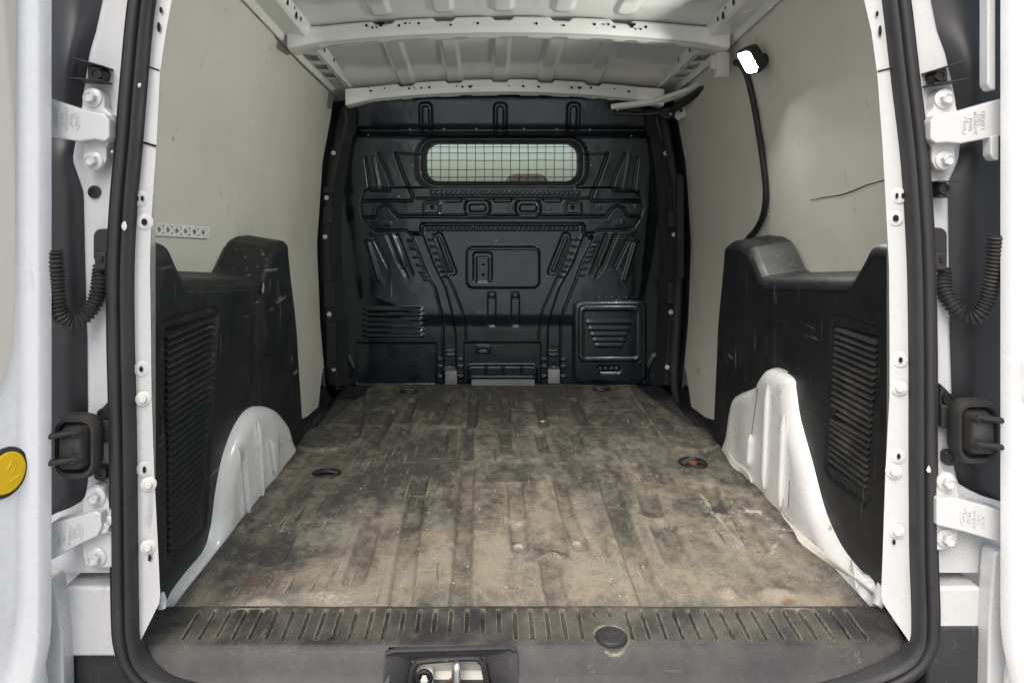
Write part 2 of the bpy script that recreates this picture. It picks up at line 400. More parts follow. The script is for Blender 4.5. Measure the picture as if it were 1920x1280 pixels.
# ---- roof crossmembers
def crossmember(Yc, halfw, ztop, zbot, drop, depth, notches, holes, slots):
    n = 241; xs = np.linspace(-halfw, halfw, n)
    prof = []
    rings = []
    for x in xs:
        dz = -drop * (abs(x) / .6) ** 2
        e = sstep(halfw - .10, halfw, abs(x))
        top = ztop + dz; bot = zbot + dz - .012 * e
        nt_ = max([1 - float(sstep(.022, .034, abs(x - q))) for q in notches] + [0]) * .010
        rings.append([(x, Yc + depth + .02, bot + .004), (x, Yc + depth, bot), (x, Yc + .012 - .02 * e, bot), (x, Yc + .004 - .02 * e, bot + .003), (x, Yc - .02 * e, bot + .010),
                      (x, Yc + .001 - .02 * e, (bot + top) / 2), (x, Yc - .02 * e, top - .006 - nt_), (x, Yc + .004 - .02 * e, top - nt_), (x, Yc + .012, top - nt_ + .001), (x, Yc + depth, top - nt_ - .002)])
    o = loft('roof_crossmember', rings, WHITE_IN, VAN, closed=False)
    rg = []
    for x in xs[8:-8]:
        b_ = zbot - drop * (abs(x) / .6) ** 2; sc = .0035 * (1 if vnoise(np.array([x * 28.0]), np.array([3.3]), 4)[0] > .5 else 0)
        rg.append([(x, Yc + .016, b_ + .001), (x, Yc + .024, b_ - .0035), (x, Yc + .040, b_ - .0055 + sc), (x, Yc + .044, b_ - .003 + sc)])
    loft('lower_lip', rg, WHITE_IN, o, closed=False)
    for px_, py_, r in holes:
        p = U(px_, py_, Yc - .001); inst(HOLE_DISC, 'hole', o, p, scale=(r, 1, r))
    for px_, py_, k in slots:
        s = k
        poly = [(px_ - 7 * s, py_ - 4 * s), (px_ + 7 * s, py_ - 4 * s), (px_ + 7 * s, py_), (px_ + 3 * s, py_), (px_ + 3 * s, py_ + 4 * s), (px_ - 3 * s, py_ + 4 * s), (px_ - 3 * s, py_), (px_ - 7 * s, py_)]
        prism_px('slot', poly, Yc - .0022, Yc + .0004, HOLE, o, bevel=0)
    return o
HOLE_DISC = lathe_mesh('hole', [(1.0, 0.0), (1.0, 0.0006), (0.85, 0.0008)], HOLE, 16)  # black disc on the surface in place of a hole's dark inside
h1 = [(687, 48, 2.6), (698, 52, 2.2), (706, 52, 1.8), (748, 48.5, 2.6), (760, 44, 2.2), (768, 44, 1.6), (785, 44, 2.6), (845, 47, 2.2), (896, 44, 2.5),
      (1006, 44.5, 2.5), (1057, 48, 2.2), (1115, 46, 2.6), (1132, 46, 1.6), (1141, 46, 2.2), (1152, 51, 2.4), (1192, 55, 1.6), (1201, 55, 2.0), (1211, 51, 2.6)]
h1 = [(a, b, c * 2.04 / F) for a, b, c in h1]
beam1 = crossmember(.83, .625, 1.2285, 1.181, .034, .07, RIBX, h1, [(714, 46, 1.0), (1185, 48, 1.0)])
h2 = [(767, 166, 2.2), (777, 165, 1.6), (790, 165, 2), (805, 164, 2.2), (856, 162, 1.5), (867, 163, 2.2), (954, 161, 1.5), (981, 162, 2.2), (1010, 163, 2.2), (1072, 165, 2.3), (1108, 165, 2.2), (721, 166, 1.5), (1152, 167, 1.5), (691, 165, 1.2)]
h2 = [(a, b, c * 2.6 / F) for a, b, c in h2]
beam2 = crossmember(1.39, .575, 1.1480, 1.1000, .042, .06, RIBX, h2, [(882, 163, .6), (1087, 165, .6), (695, 171, .45), (1179, 172, .45)])
for b, lst, Y0 in ((beam1, [(700, 67, 22, 5), (731, 66, 26, 5), (784, 65, 20, 5), (810, 65, 14, 4), (874, 64, 20, 4), (905, 64, 22, 4), (950, 64, 18, 4), (1035, 65, 30, 4), (1110, 66, 20, 5), (1165, 68, 30, 6), (1200, 70, 20, 4)], .845),
                   (beam2, [(760, 176, 14, 3), (790, 176, 16, 3), (824, 175, 16, 3), (890, 175, 18, 3), (950, 174, 18, 3), (1010, 175, 18, 3), (1050, 176, 16, 3), (1085, 177, 14, 3)], 1.40)):
    for x, y, w_, h_ in lst:      # pressed swages along the lower lip
        rr_stack('swage', x, y - 1, [(w_, h_, h_ * .45, Y0 + .03), (w_ * .95, h_ * .9, h_ * .4, Y0 + .006), (w_ * .75, h_ * .5, h_ * .24, Y0 + .003)], WHITE_IN, b)
p = U(1080, 72, .88); m_ = lathe_mesh('clip', [(.006, 0), (.006, .01), (.004, .014)], WPLAST, 12); inst(m_, 'clip', beam1, p)
# ---- roof side rails
for s in (-1, 1):
    def rp(Y, inn, dz): return (s * (float(xwall(Y, zrail(Y))) - inn), Y, float(zrail(Y)) + dz)
    ysr = np.linspace(-.10, 1.56, 60)
    sec = [(0.0, -.012), (0.006, -.014), (0.012, -.004), (0.014, .004)]
    lip = loft('roof_rail', [[rp(y, a, b) for a, b in sec] for y in ysr], WHITE_IN, VAN, closed=False)
    sec2 = [(.070, .000), (.076, .006), (.082, .040), (.090, .046), (.150, .060), (.20, .075)]
    loft('web', [[rp(y, a, b) for a, b in sec2] for y in ysr], WHITE_IN, lip, closed=False)
    # ladder flange: strips with real openings
    def quadstrip(name, y0, y1, a0, a1, m=WHITE_IN, dz=0.0, dz1=0.0):
        yy = np.linspace(y0, y1, max(2, int((y1 - y0) / .03)))
        return loft(name, [[rp(y, a0, .004 + dz), rp(y, a1, .001 + dz1)] for y in yy], m, lip, closed=False)
    cuts = [(.915, .945), (.99, 1.06), (1.10, 1.16), (1.20, 1.26), (1.30, 1.36), (1.40, 1.455)]
    quadstrip('flange', -.10, cuts[0][0], .014, .070)
    prev = None
    for i, (a, b) in enumerate(cuts):
        quadstrip('flange_edge', a, b, .014, .020); quadstrip('flange_edge', a, b, .062, .070)
        nx = cuts[i + 1][0] if i + 1 < len(cuts) else 1.56
        quadstrip('flange', b, nx, .014, .070)
        v = [rp(a, .062, .002), rp(b, .062, .002), rp(b, .062, -.003), rp(a, .062, -.003)]
        mesh_obj('turned_lip', v, [(0, 1, 2, 3)], WHITE_IN, lip)
    cav = loft('rail_shade_sheet', [[rp(y, .0, .05), rp(y, .074, .05)] for y in ysr], HOLE, lip, closed=False)  # black sheet stands in for the unlit inside of the white rail
    for yy, a, b, r in ((.58, .079, .020, .006), (.62, .079, .022, .007), (.68, .079, .030, .004), (.70, .0785, .016, .008), (.74, .079, .022, .005), (.50, .079, .022, .006), (1.0, .079, .022, .007), (1.12, .079, .022, .006)):
        p = rp(yy, a + .0012, b); o = inst(HOLE_DISC, 'hole', lip, p, (0, 0, -s * math.pi / 2), (r, 1, r * 1.3))

# ---- rear pillars, seal
SROW = [-140, 0, 150, 275, 375, 500, 640, 740, 890, 1040, 1160]
SIN_L = [310, 287, 272, 261, 252, 245, 246, 248, 250, 251, 254]
SOUT_L = [264, 236, 221, 212, 203, 197, 197, 200, 203, 205, 206]
SIN_R = [1640, 1660, 1680, 1695, 1702, 1709, 1711, 1712, 1712.5, 1714, 1717]
SOUT_R = [1690, 1712, 1727, 1742, 1751, 1757, 1760, 1760, 1760, 1761, 1765]
YS = -.13
FL_L = [(-140, 350), (0, 322), (60, 311), (135, 300), (275, 293), (420, 283), (500, 281), (640, 283), (740, 284), (890, 289), (1040, 297), (1130, 301)]
FL_R = [(-140, 1590), (0, 1620), (60, 1634), (140, 1645), (275, 1655), (420, 1663), (500, 1667), (640, 1668), (740, 1668), (890, 1660), (1040, 1655), (1120, 1652)]
BL_L = [(-140, 200), (0, 193), (60, 180), (100, 168), (180, 156), (230, 150), (270, 141), (300, 136), (340, 150), (362, 157), (500, 160), (640, 164), (760, 165), (860, 166), (900, 165), (935, 160), (955, 125), (968, 84), (1075, 84)]
BL_R = [(-140, 1738), (0, 1745), (60, 1757), (100, 1772), (180, 1790), (230, 1797), (270, 1800), (300, 1797), (340, 1779), (362, 1777), (500, 1779), (640, 1781), (760, 1785), (830, 1782), (880, 1790), (905, 1796), (925, 1830), (943, 1888), (1075, 1888)]
def at(tab, y): return float(np.interp(y, [t[0] for t in tab], [t[1] for t in tab]))
rivet_me = lathe_mesh('rivet', [(.0115, 0), (.0115, .0015), (.009, .003), (.006, .0035), (.0055, .007), (.004, .0085)], WPLAST, 18)
boss_me = lathe_mesh('boss', [(.012, 0), (.010, .0006), (.0075, .0009)], WHITE, 18)
for s, fl, sin_, sout_, bl in ((-1, FL_L, SIN_L, SOUT_L, BL_L), (1, FL_R, SIN_R, SOUT_R, BL_R)):
    rows = np.concatenate([np.linspace(-140, 1130, 90), np.linspace(1140, 1215, 8)])
    rings = []
    for y in rows:
        xi = at(fl, min(y, 1130)); xo = np.interp(y, SROW, sin_)
        t = max(0, (y - 1125) / 90.0); 
        xi = xi + (xo - xi) * min(t, 1) * .95; Yi = -.116 - .006 * min(t, 1)
        r = [tuple(Vector((s * .612, -.012, 0)) + Vector((0, 0, U(xi, y, Yi)[2]))), U(xi, y, Yi + .006), U(xi, y, Yi)]
        for k in (.08, .35, .7, 1.0): r.append(U(xi + (xo + s * 14 - xi) * k, y, Yi + (YS + .012 - Yi) * k))
        rings.append(r)
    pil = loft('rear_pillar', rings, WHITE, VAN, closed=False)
    def fpt(px_, py_):          # a point on the flange
        xi = at(fl, min(py_, 1130)); xo = np.interp(py_, SROW, sin_); k = (px_ - xi) / (xo + s * 14 - xi)
        return U(px_, py_, -.116 + (YS + .012 + .116) * k - .0012)
    rz = -s * 0.12 * 3
    if s < 0:
        H = [(303, 20, 2.2, 5.5), (299, 52, 2.4, 9), (258.5, 372, 2.2, 5), (268, 372, 2.2, 5), (272, 416, 4, 6), (266, 691, 2.6, 5), (272, 879, 2.4, 6), (282, 1044, 2.4, 6)]
        Rv = [(269, 747), (279, 907), (278, 1024)]; B = [(263, 372), (272, 416), (266, 691), (271, 879)]
    else:
        H = [(1643, 27, 2, 5), (1648.5, 59, 2.2, 10), (1680, 367, 2, 5), (1691.5, 367, 2.2, 5), (1678, 409, 4, 6), (1687, 674, 2.6, 5), (1683.5, 854, 2.4, 5), (1674.5, 1014, 2.2, 5)]
        Rv = [(1685, 727), (1675, 883), (1680, 994)]; B = [(1685, 367), (1678, 409), (1687, 674), (1682, 854)]
    for x, y in B: inst(boss_me, 'boss', pil, fpt(x, y), (0, 0, s * .18 * -1))
    for x, y, a, b in H:
        q = fpt(x, y); inst(HOLE_DISC, 'hole', pil, (q[0], q[1] - .0025, q[2]), (0, 0, -s * .18), (a * 1.15 / F * 1.2, 1, b * 1.15 / F))
    for x, y in Rv: inst(rivet_me, 'rivet', pil, fpt(x, y), (0, 0, -s * .25))
    y0 = 132 if s < 0 else 134                     # panel joint across the flange
    for yj, x0_, x1_ in ((y0, None, None),):
        q0 = fpt(at(fl, y0) + s * 2, y0); q1 = fpt(np.interp(y0, SROW, sin_), y0 - 8)
        tube('panel_joint', [q0, q1], .0012, HOLE, pil, 6)
    if s < 0: tube('crack', [fpt(262, 267), fpt(272, 268), fpt(282, 271), fpt(292, 274)], .0018, HOLE, pil, 6, rfun=lambda i: (.0006, .0022, .0018, .002)[i])
    # face that carries the hinges, with a turned-back outer edge
    rings = []
    for y in np.linspace(-140, 1073, 110):
        xo = np.interp(y, SROW, sout_); xb = at(bl, y)
        r = [U(xo - s * 14, y, YS + .014)]
        for k in (.25, .5, .75): r.append(U(xo + (xb - xo) * k, y, YS + .016 + .004 * k))
        r += [U(xb - s * 2.5, y, YS + .021), U(xb, y, YS + .025), U(xb, y, YS + .08)]
        rings.append(r)
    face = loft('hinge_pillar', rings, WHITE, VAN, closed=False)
    # dark moulded cover in the door gap
    P = np.zeros((60, 14, 3))
    for i, y in enumerate(np.linspace(-140, 1010, 60)):
        for j, k in enumerate(np.linspace(0, 1, 14)):
            xo = at(bl, y) - s * 16; xe = 62 if s < 0 else 1910
            lump = .018 * math.exp(-((y - 120) / 70) ** 2) * math.exp(-((k - .45) / .3) ** 2) - .02 * (1 if y > 275 else 0) * (1 - k) * 0
            st = .012 * float(sstep(262, 275, y))
            P[i, j] = U(xo + (xe - xo) * k, y, YS + .055 - .016 * math.sin(k * math.pi) - lump - st)
    cov = grid_obj('lamp_back_cover', P, SMOOTHP, VAN)
    # lower corner of the body
    xe = 116 if s < 0 else 1842; xi = 230 if s < 0 else 1735
    a = U(xe, 1100, -.125); b = U(xi, 1195, -.125)
    x0, x1 = sorted((a[0], b[0]))
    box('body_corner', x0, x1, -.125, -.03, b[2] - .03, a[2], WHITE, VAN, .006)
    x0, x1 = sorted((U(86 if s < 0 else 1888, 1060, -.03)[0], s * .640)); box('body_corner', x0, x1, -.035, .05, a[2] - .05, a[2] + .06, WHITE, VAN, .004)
# seal: one loop
def loop_pts(xl, xr, zb, zt, rc, YY):
    pass
def seal_path():
    L = [( (a + b) / 2, y) for a, b, y in zip(SIN_L, SOUT_L, SROW)]; Rr = [((a + b) / 2, y) for a, b, y in zip(SIN_R, SOUT_R, SROW)]
    pts = [U(x, y, YS) for x, y in L]                       # top -> bottom at left
    for x, y in ((234, 1206), (247, 1246), (276, 1278), (330, 1300), (430, 1312)): pts.append(U(x, y, YS))
    for x in np.linspace(560, 1400, 6): pts.append(U(x, 1322, YS))
    for x, y in ((1540, 1306), (1640, 1284), (1704, 1254), (1735, 1214)): pts.append(U(x, y, YS))
    for x, y in reversed(Rr): pts.append(U(x, y, YS))
    for x, y in ((1625, -230), (1590, -290), (1480, -325), (960, -345), (450, -325), (345, -290), (305, -230)): pts.append(U(x, y, YS))
    return pts
SP = seal_path(); SP = catmull(SP + [SP[0]], 6)[:-1]
cen = Vector((0, YS, .62))
prof = [(-.0185, .016), (-.0195, .004), (-.016, -.004), (-.0135, -.001), (-.011, -.008), (-.005, -.014), (.001, -.015), (.0045, -.011), (.0055, -.004), (.0075, -.004), (.0085, -.011), (.012, -.0145), (.0165, -.013), (.0195, -.005), (.019, .016)]
rings = []
n = len(SP)
for i in range(n):
    t = (SP[(i + 1) % n] - SP[i - 1]).normalized(); nn = Vector((0, 1, 0)).cross(t).normalized()
    if nn.dot(cen - SP[i]) < 0: nn = -nn
    rings.append([SP[i] + nn * a + Vector((0, b, 0)) for a, b in prof])
seal = loft('door_seal', rings, RUBBER, VAN, closed=False, path_closed=True, sharp=60)
for (x, y, q) in ((233, 424, 7), (210, 285, 2.5), (1742, 880, 5), (262, 160, 4)):
    p = U(x, y, YS - .016); m_ = mesh_obj('paint_chip', [U(x + q * math.cos(a) * (.6 + .5 * random.random()), y + 1.5 * q * math.sin(a) * (.6 + .5 * random.random()), YS - .016 - .0005 * random.random()) for a in np.linspace(0, 6.0, 9)] + [U(x, y, YS - .018)], [(i, (i + 1) % 9, 9) for i in range(9)], WHITE, seal)

# ---- linings
def lining(s, y0, y1, off, zlo, name='wall_lining'):
    ys_ = np.linspace(y0, y1, 40); P = np.zeros((40, 40, 3))
    for j, y in enumerate(ys_):
        zb = zlo(y); zt = float(zrail(y)) - .004
        for i, z in enumerate(np.linspace(zb, zt, 40)):
            P[i, j] = (s * (float(xwall(y, z)) - off - wave(y, z)), y, z)
    o = grid_obj(name, P, LINING, VAN)
    return o
rv = lathe_mesh('rivet', [(.0048, 0), (.0045, .0012), (.0025, .0022)], WPLAST, 10)
for s in (-1, 1):
    ysm = .755 if s < 0 else .79
    near = lining(s, -.02, ysm + .02, .0, lambda y: .02)
    far = lining(s, ysm - .02, 1.485, -.0045, lambda y: -.05 + .0 * y + .13 * float(sstep(1.30, 1.485, y)) ** 2)
    L = [(424, 18), (467, 240), (459, 408), (472, 431), (507, 89), (500, 116), (562, 141), (595, 170), (489, 160), (552, 499), (578, 492)] if s < 0 else \
        [(1338, 165), (1407, 145), (1289, 190), (1429, 240), (1441, 403), (1417, 72), (1489, 26), (1333, 690), (1318, 792)]
    for x, y in L:
        p = onwall(x, y, s, .0005); p = onwall(x, y, s, -.0042 if p[1] > ysm + .02 else .0003); inst(rv, 'rivet', far if p[1] > ysm else near, p, (0, 0, -s * math.pi / 2 * .96))
    if s > 0:
        pts = [onwall(x, y, 1, .0004) for x, y in ((1519, 375), (1545, 370), (1575, 366), (1600, 358), (1625, 347), (1662, 337))]
        tube('crack', pts, .001, HOLE, near, 6, rfun=lambda i: (.0006, .0010, .0011, .0015, .0012, .0012)[i])
        for x, y, q in ((1310, 697, 7), ):
            c = onwall(x, y, 1, -.0035)
            ring = [(c[0] - .001 * random.random(), c[1] + q * .0022 * math.cos(a) * random.uniform(.7, 1.2), c[2] + q * .0026 * math.sin(a) * random.uniform(.7, 1.2)) for a in np.linspace(0, 5.7, 10)]
            mesh_obj('torn_patch', ring, [tuple(range(10))], mk('torn board', (.55, .52, .45), .8), far)
# ---- side trims
TY = [-.03, .03, .05, .07, .11, .13, .30, .53, .56, .62, .65, .70, .79, .83, .87]
TZ = [.632, .632, .628, .605, .566, .560, .542, .517, .522, .572, .588, .597, .597, .585, .545]
def trimtop(y): return float(np.interp(y, TY, TZ))
FX = .615
def vent_poly(s):
    if s < 0: return [UX(x, y, -FX)[1:] for x, y in ((306, 612), (316, 600), (400, 576), (410, 586), (386, 985), (378, 999), (322, 1050), (314, 1044))]
    return [UX(x, y, FX)[1:] for x, y in ((1560, 593), (1570, 590), (1640, 610), (1653, 626), (1632, 935), (1622, 946), (1556, 896), (1548, 882))]
def vent_rect(s):
    if s < 0: return [UX(x, y, -FX)[1:] for x, y in ((313, 618), (408, 592), (380, 975), (318, 1032))]
    return [UX(x, y, FX)[1:] for x, y in ((1564, 612), (1642, 632), (1622, 915), (1551, 866))]
trims = {}
for s in (-1, 1):
    NU, NV = 230, 190; rO = .028
    aa = np.concatenate([np.linspace(0, 1, NU - 34), np.linspace(1, 2, 34)[0:]]); bb = np.concatenate([np.linspace(0, 1, NV - 40), np.linspace(1, 2, 40)])
    YY = np.zeros((NV, NU)); ZZ = np.zeros((NV, NU)); OO = np.zeros((NV, NU))
    for j, a in enumerate(aa):
        for i, b in enumerate(bb):
            fz = min(b, 1.0)
            ymax = .935 - .13 * fz if s < 0 else .925 - .075 * fz
            if a <= 1: y = -.012 + (ymax - rO + .012) * a; oa = 0; 
            else:
                t = a - 1
                if t < .35: th = t / .35 * math.pi / 2; y = ymax - rO + rO * math.sin(th); oa = rO * (1 - math.cos(th))
                else: y = ymax; oa = rO + (t - .35) / .65 * .10
            T = trimtop(min(y, ymax - rO * .0)); 
            if b <= 1: z = -.004 + (T - rO) * b; ob = 0
            else:
                t = b - 1
                if t < .4: th = t / .4 * math.pi / 2; z = T - rO + rO * math.sin(th) - .004; ob = rO * (1 - math.cos(th))
                else: z = T - .004 + (t - .4) / .6 * .014; ob = rO + (t - .4) / .6 * .085
            YY[i, j] = y; ZZ[i, j] = z; OO[i, j] = max(oa, ob) if (oa == 0 or ob == 0) else math.hypot(oa, ob)
    R = Relief(YY, ZZ)
    vp_ = [tuple(p) for p in vent_poly(s)]; R.poly(vp_, -.003, .004)
    R.line(vp_ + [vp_[0]], .0035, -.004)
    vr = [tuple(p) for p in vent_rect(s)]; R.poly(vr, -.014, .003)
    R.H += .010 * sstep(.50, .60, YY) * sstep(.62, .30, ZZ) * 1.0
    if s > 0: R.rr(*UX(1462, 672, FX)[1:], .075, .17, .035, -.006, .012)
    else: R.line([UX(486, 540, -FX)[1:], UX(480, 760, -FX)[1:]], .03, .004)
    R.H += .0025 * (fbm(YY * 6, ZZ * 6, 2, 3) - .5)
    w_ = np.array([[float(xwall(YY[i, j], ZZ[i, j])) for j in range(NU)] for i in range(NV)])
    XX = np.minimum(FX + OO - np.where(OO < .01, R.H, 0), w_ - .002)
    P = np.stack([s * XX, YY, ZZ], -1)
    tr = grid_obj('side_trim', P, PLASTIC, VAN); trims[s] = tr
    # louvre slats of the air vent, each its own blade
    (ya, za), (yb, zb), (yc, zc), (yd, zd) = vr
    if s > 0: pass
    N = 30 if s < 0 else 22
    for k in range(N):
        t = (k + .5) / N
        # left edge and right edge of the vent at this height
        z = (za + zb) / 2 + ((zc + zd) / 2 - (za + zb) / 2) * t
        yl = ya + (yd - ya) * t; yr = yb + (yc - yb) * t
        lo, hi = sorted((yl, yr)); hgt = abs(za - zd) / N
        if s > 0 and k in (13,): hi_b = True
        x_out, x_in = FX - .001, FX + .013
        dzr = (random.random() - .5) * .001
        vs = []
        for yy in (lo + .002, hi - .002):
            for (xx, dz) in ((x_in, hgt * .55), (x_out + .001, -hgt * .12), (x_out, -hgt * .34), (x_out + .0016, -hgt * .42), (x_in, hgt * .25)):
                sag = -.006 if (s > 0 and k == 14 and yy > (lo + hi) / 2) else 0
                vs.append((s * xx, yy, z + dz + dzr + sag))
        fs = [(0, 1, 6, 5), (1, 2, 7, 6), (2, 3, 8, 7), (3, 4, 9, 8), (4, 0, 5, 9), (0, 1, 2, 3, 4), (5, 6, 7, 8, 9)]
        mesh_obj('slat', vs, fs, DUSTYP if s > 0 else PLASTIC, tr, sharp=25)
    if s > 0:
        q = UX(1561, 770, FX); box('broken_gap', FX - .0025, FX + .004, q[1] - .012, q[1] + .006, q[2] - .008, q[2] + .007, HOLE, tr, 0)
        q = UX(1650, 790, FX); box('slot', FX - .001, FX + .004, q[1] - .002, q[1] + .004, q[2] - .018, q[2] + .018, HOLE, tr, 0)
    else:
        q = UX(301, 797, -FX); box('slot', -FX - .004, -FX + .001, q[1] - .002, q[1] + .003, q[2] - .018, q[2] + .018, HOLE, tr, 0)
    # moulded recycling mark plate above the vent
def chip_on(s, x, y, w_, h_, m_, nm):
    random.seed(int(x)); c = UX(x, y, s * FX); n_ = 11
    v = [(s * (FX - .0108 - .0006 * random.random()) , c[1] + w_ * math.cos(a) * random.uniform(.5, 1.2), c[2] + h_ * math.sin(a) * random.uniform(.6, 1.1)) for a in np.linspace(0, 5.7, n_)] + [(s * (FX - .0118), c[1], c[2])]
    mesh_obj(nm, v, [(i, (i + 1) % n_, n_) for i in range(n_)], m_, trims[s])
chip_on(-1, 485, 540, .010, .014, mk('bare scuff', (.30, .29, .26), .7), 'scuff'); chip_on(-1, 540, 672, .010, .012, mk('brown scuff', (.12, .07, .035), .8), 'scuff')
# ---- wheel arches
AL = [(306, 1142), (320, 1110), (350, 1070), (382, 1030), (395, 985), (403, 925), (413, 870), (425, 830), (440, 795), (458, 770), (478, 760), (498, 762), (515, 773), (532, 797), (539, 830), (542, 860)]
AR = [(1648, 1110), (1640, 1092), (1611, 1065), (1577, 1020), (1547, 952), (1525, 870), (1502, 787), (1494, 735), (1487, 707), (1450, 690), (1432, 708), (1426, 722), (1395, 735), (1382, 748), (1372, 800), (1366, 850)]
for s, A in ((-1, AL), (1, AR)):
    out = [UX(x, y, s * FX)[1:] for x, y in A]
    out[0] = (out[0][0], -.01); out[-1] = (out[-1][0], -.01)
    o2 = catmull([(y, z, 0) for y, z in out], 6)
    cy = sum(p[0] for p in o2) / len(o2)
    def inset(p, k, i):                      # move toward the inside of the arch outline
        a = o2[max(i - 1, 0)]; b = o2[min(i + 1, len(o2) - 1)]; t = (b - a); nrm = Vector((t.y, -t.x, 0)).normalized()
        if nrm.dot(Vector((cy, .0, 0)) - p) < 0: nrm = -nrm
        return p + nrm * k
    rings = []
    for xx, k in ((.70, -.016), (FX + .004, -.001), (.605, .004), (.597, .013), (.5915, .025), (.589, .040)):
        r = []
        for i, p in enumerate(o2):
            kk = k * min(1, max(.15, p[1] / .06)); q = inset(p, kk, i)
            wob = 0 if k < .01 else .0025 * (fbm(np.array([q[0] * 14.0]), np.array([q[1] * 14.0]), 2, 9)[0] - .5)
            r.append((s * (xx - wob), q[0], max(q[1], -.012)))
        rings.append(r)
    # inner face grid down to the floor: last ring to its projection on the floor
    last = rings[-1]
    for t in (.2, .4, .6, .8, 1.0):
        rings.append([(s * (.589 + .0015 * math.sin(p[1] * 40)), p[1], p[2] * (1 - t) + -.012 * t) for p in last])
    arch = loft('wheel_arch', rings, ARCH, VAN, closed=False, sharp=50)
    ribs = [((455, 832), (467, 968)), ((484, 790), (492, 938)), ((508, 826), (515, 888))] if s < 0 else [((1440, 722), (1432, 915)), ((1470, 780), (1463, 950)), ((1408, 815), (1404, 872))]
    for a, b in ribs:
        pa, pb = UX(*a, s * .5855), UX(*b, s * .5855); pts = [Vector(pa).lerp(Vector(pb), t) for t in np.linspace(0, 1, 9)]
        tube('rib', pts, .0065, ARCH, arch, 8, rfun=lambda i: .0065 if 0 < i < 8 else .002)
    if s > 0:
        for ln in (((1421, 728), (1402, 865)), ((1449, 740), (1440, 930)), ((1480, 900), (1478, 950))):
            pa, pb = UX(*ln[0], .5885), UX(*ln[1], .5885); tube('scratch', [pa, pb], .0006, HOLE, arch, 5)
        # turned-out lower lip of the sheet
        def lip(name, tp, bt, m):
            v = [UX(x, y, .588) for x, y in tp] + [UZ(x, y, .002) for x, y in bt]; n_ = len(tp)
            o = mesh_obj(name, v, [(i, i + 1, n_ + i + 1, n_ + i) for i in range(n_ - 1)], m, arch, sharp=80)
            md = o.modifiers.new('s', 'SUBSURF'); md.levels = 2; md.render_levels = 2
            md = o.modifiers.new('t', 'SOLIDIFY'); md.thickness = .0025
        LIPM = mat_white('soiled sheet', (.62, .60, .54), .5, .9, True, 0.0, (.28, .24, .17))
        lip('lower_lip', [(1366, 842), (1372, 855), (1385, 868), (1400, 878), (1412, 900)], [(1358, 845), (1362, 868), (1378, 888), (1396, 890), (1410, 912)], LIPM)
        lip('lower_lip', [(1462, 955), (1480, 980), (1510, 1005), (1545, 1035), (1590, 1072), (1640, 1105)], [(1464, 968), (1478, 1005), (1505, 1040), (1545, 1062), (1596, 1090), (1640, 1122)], LIPM)
    q = (304, 1130) if s < 0 else (1649, 1112)
    e = U(*q, .004); tube('arch_end', [U(q[0] + s * 4, q[1] - 14, .02), U(q[0], q[1] - 2, .006), U(q[0] - s * -1, q[1] + 12, -.004), U(q[0] - s * 4, q[1] + 24, -.008)], .008, ARCH, arch, 12)

# ---- bulkhead
stepx = 1.15
xs = np.arange(622, 1258, stepx); ys = np.arange(184, 724, stepx); X, Y = np.meshgrid(xs, ys); R = Relief(X, Y)
MIR = lambda pts: [(1881 - x, y) for x, y in pts]
G = []
def both(pts, w, h, soft=None, right=None):
    R.line(pts, w, h, soft); R.line(right or MIR(pts), w, h, soft)
# broad forms
R.poly([(660, 250), (1222, 250), (1228, 300), (1225, 380), (1215, 470), (1200, 560), (1090, 600), (790, 600), (680, 560), (668, 470), (655, 380), (652, 300)], .010, 26)
R.H += .022 * (1 - sstep(184, 250, Y)) - .014 * np.exp(-((Y - 245) / 7) ** 2)
R.H += .010 * sstep(700, 640, X) * -1 + .010 * sstep(1180, 1245, X) * -1
for cx in (798.5, 938, 1075):
    R.rr(cx, 222, 24, 56, 9, -.008, 5); R.rr(cx, 225, 12, 48, 5, .007, 4)
# window surround
R.rr(941, 306, 318, 94, 34, .006, 10); R.rr(941, 305, 298, 82, 26, -.010, 5)
# horizontal band with rounded ends
R.poly([(683, 360), (678, 375), (677, 391), (682, 410), (694, 426), (705, 432), (759, 432), (766, 435), (790, 436), (791, 419), (1093, 419), (1094, 436), (1115, 435), (1122, 430), (1185, 428), (1200, 412), (1203, 391), (1202, 375), (1190, 360), (1150, 352), (735, 352), (694, 353)], .007, 6)
both([(683, 360), (678, 375), (677, 391), (682, 410), (694, 426), (705, 432), (759, 432), (766, 435), (775, 447)], 3.4, -.007)
both([(682, 377), (772, 377), (775, 370), (758, 332), (742, 288)], 4.2, -.008)
both([(742, 288), (788, 290)], 2.4, -.003)
both([(686, 297), (694, 353), (698, 358), (731, 358), (735, 349), (727, 325), (710, 288)], 3.8, -.008)
both([(701, 295), (711, 351)], 3.2, .006)
R.line([(682, 407), (703, 408), (709, 403), (711, 391), (720, 385), (731, 386), (738, 396), (748, 406), (938, 407), (1135, 407), (1146, 391), (1157, 385), (1169, 391), (1174, 403), (1180, 406), (1198, 406)], 4, -.008)
R.line([(748, 401), (1133, 401)], 2.5, .003)
R.line([(790, 436), (791, 424), (797, 420), (1088, 420), (1094, 424), (1094, 436)], 4, -.008)
R.line([(782, 372), (1103, 372)], 3, -.007)
for x in np.arange(804, 1088, 8.9):
    R.rr(x, 428, 5.6, 9, 1.5, .0035, 2.4)
for x in np.arange(812, 1082, 9.3):
    R.rr(x, 362, 6, 8, 1.5, .0035, 2.4)
for cx in (849, 942, 1035): R.rr(cx, 375, 34, 8, 3, -.006, 3)
for cx in (811, 1073): R.rr(cx, 390, 32, 24, 6, .004, 5); R.rr(cx, 390, 24, 17, 4, -.003, 3); R.rr(cx, 389, 4.5, 6, .6, -.012, 1.5)
for cx in (895.5, 990): R.rr(cx, 390, 47, 31, 12, -.012, 6); R.rr(cx, 390, 31, 13, 5, .010, 4)
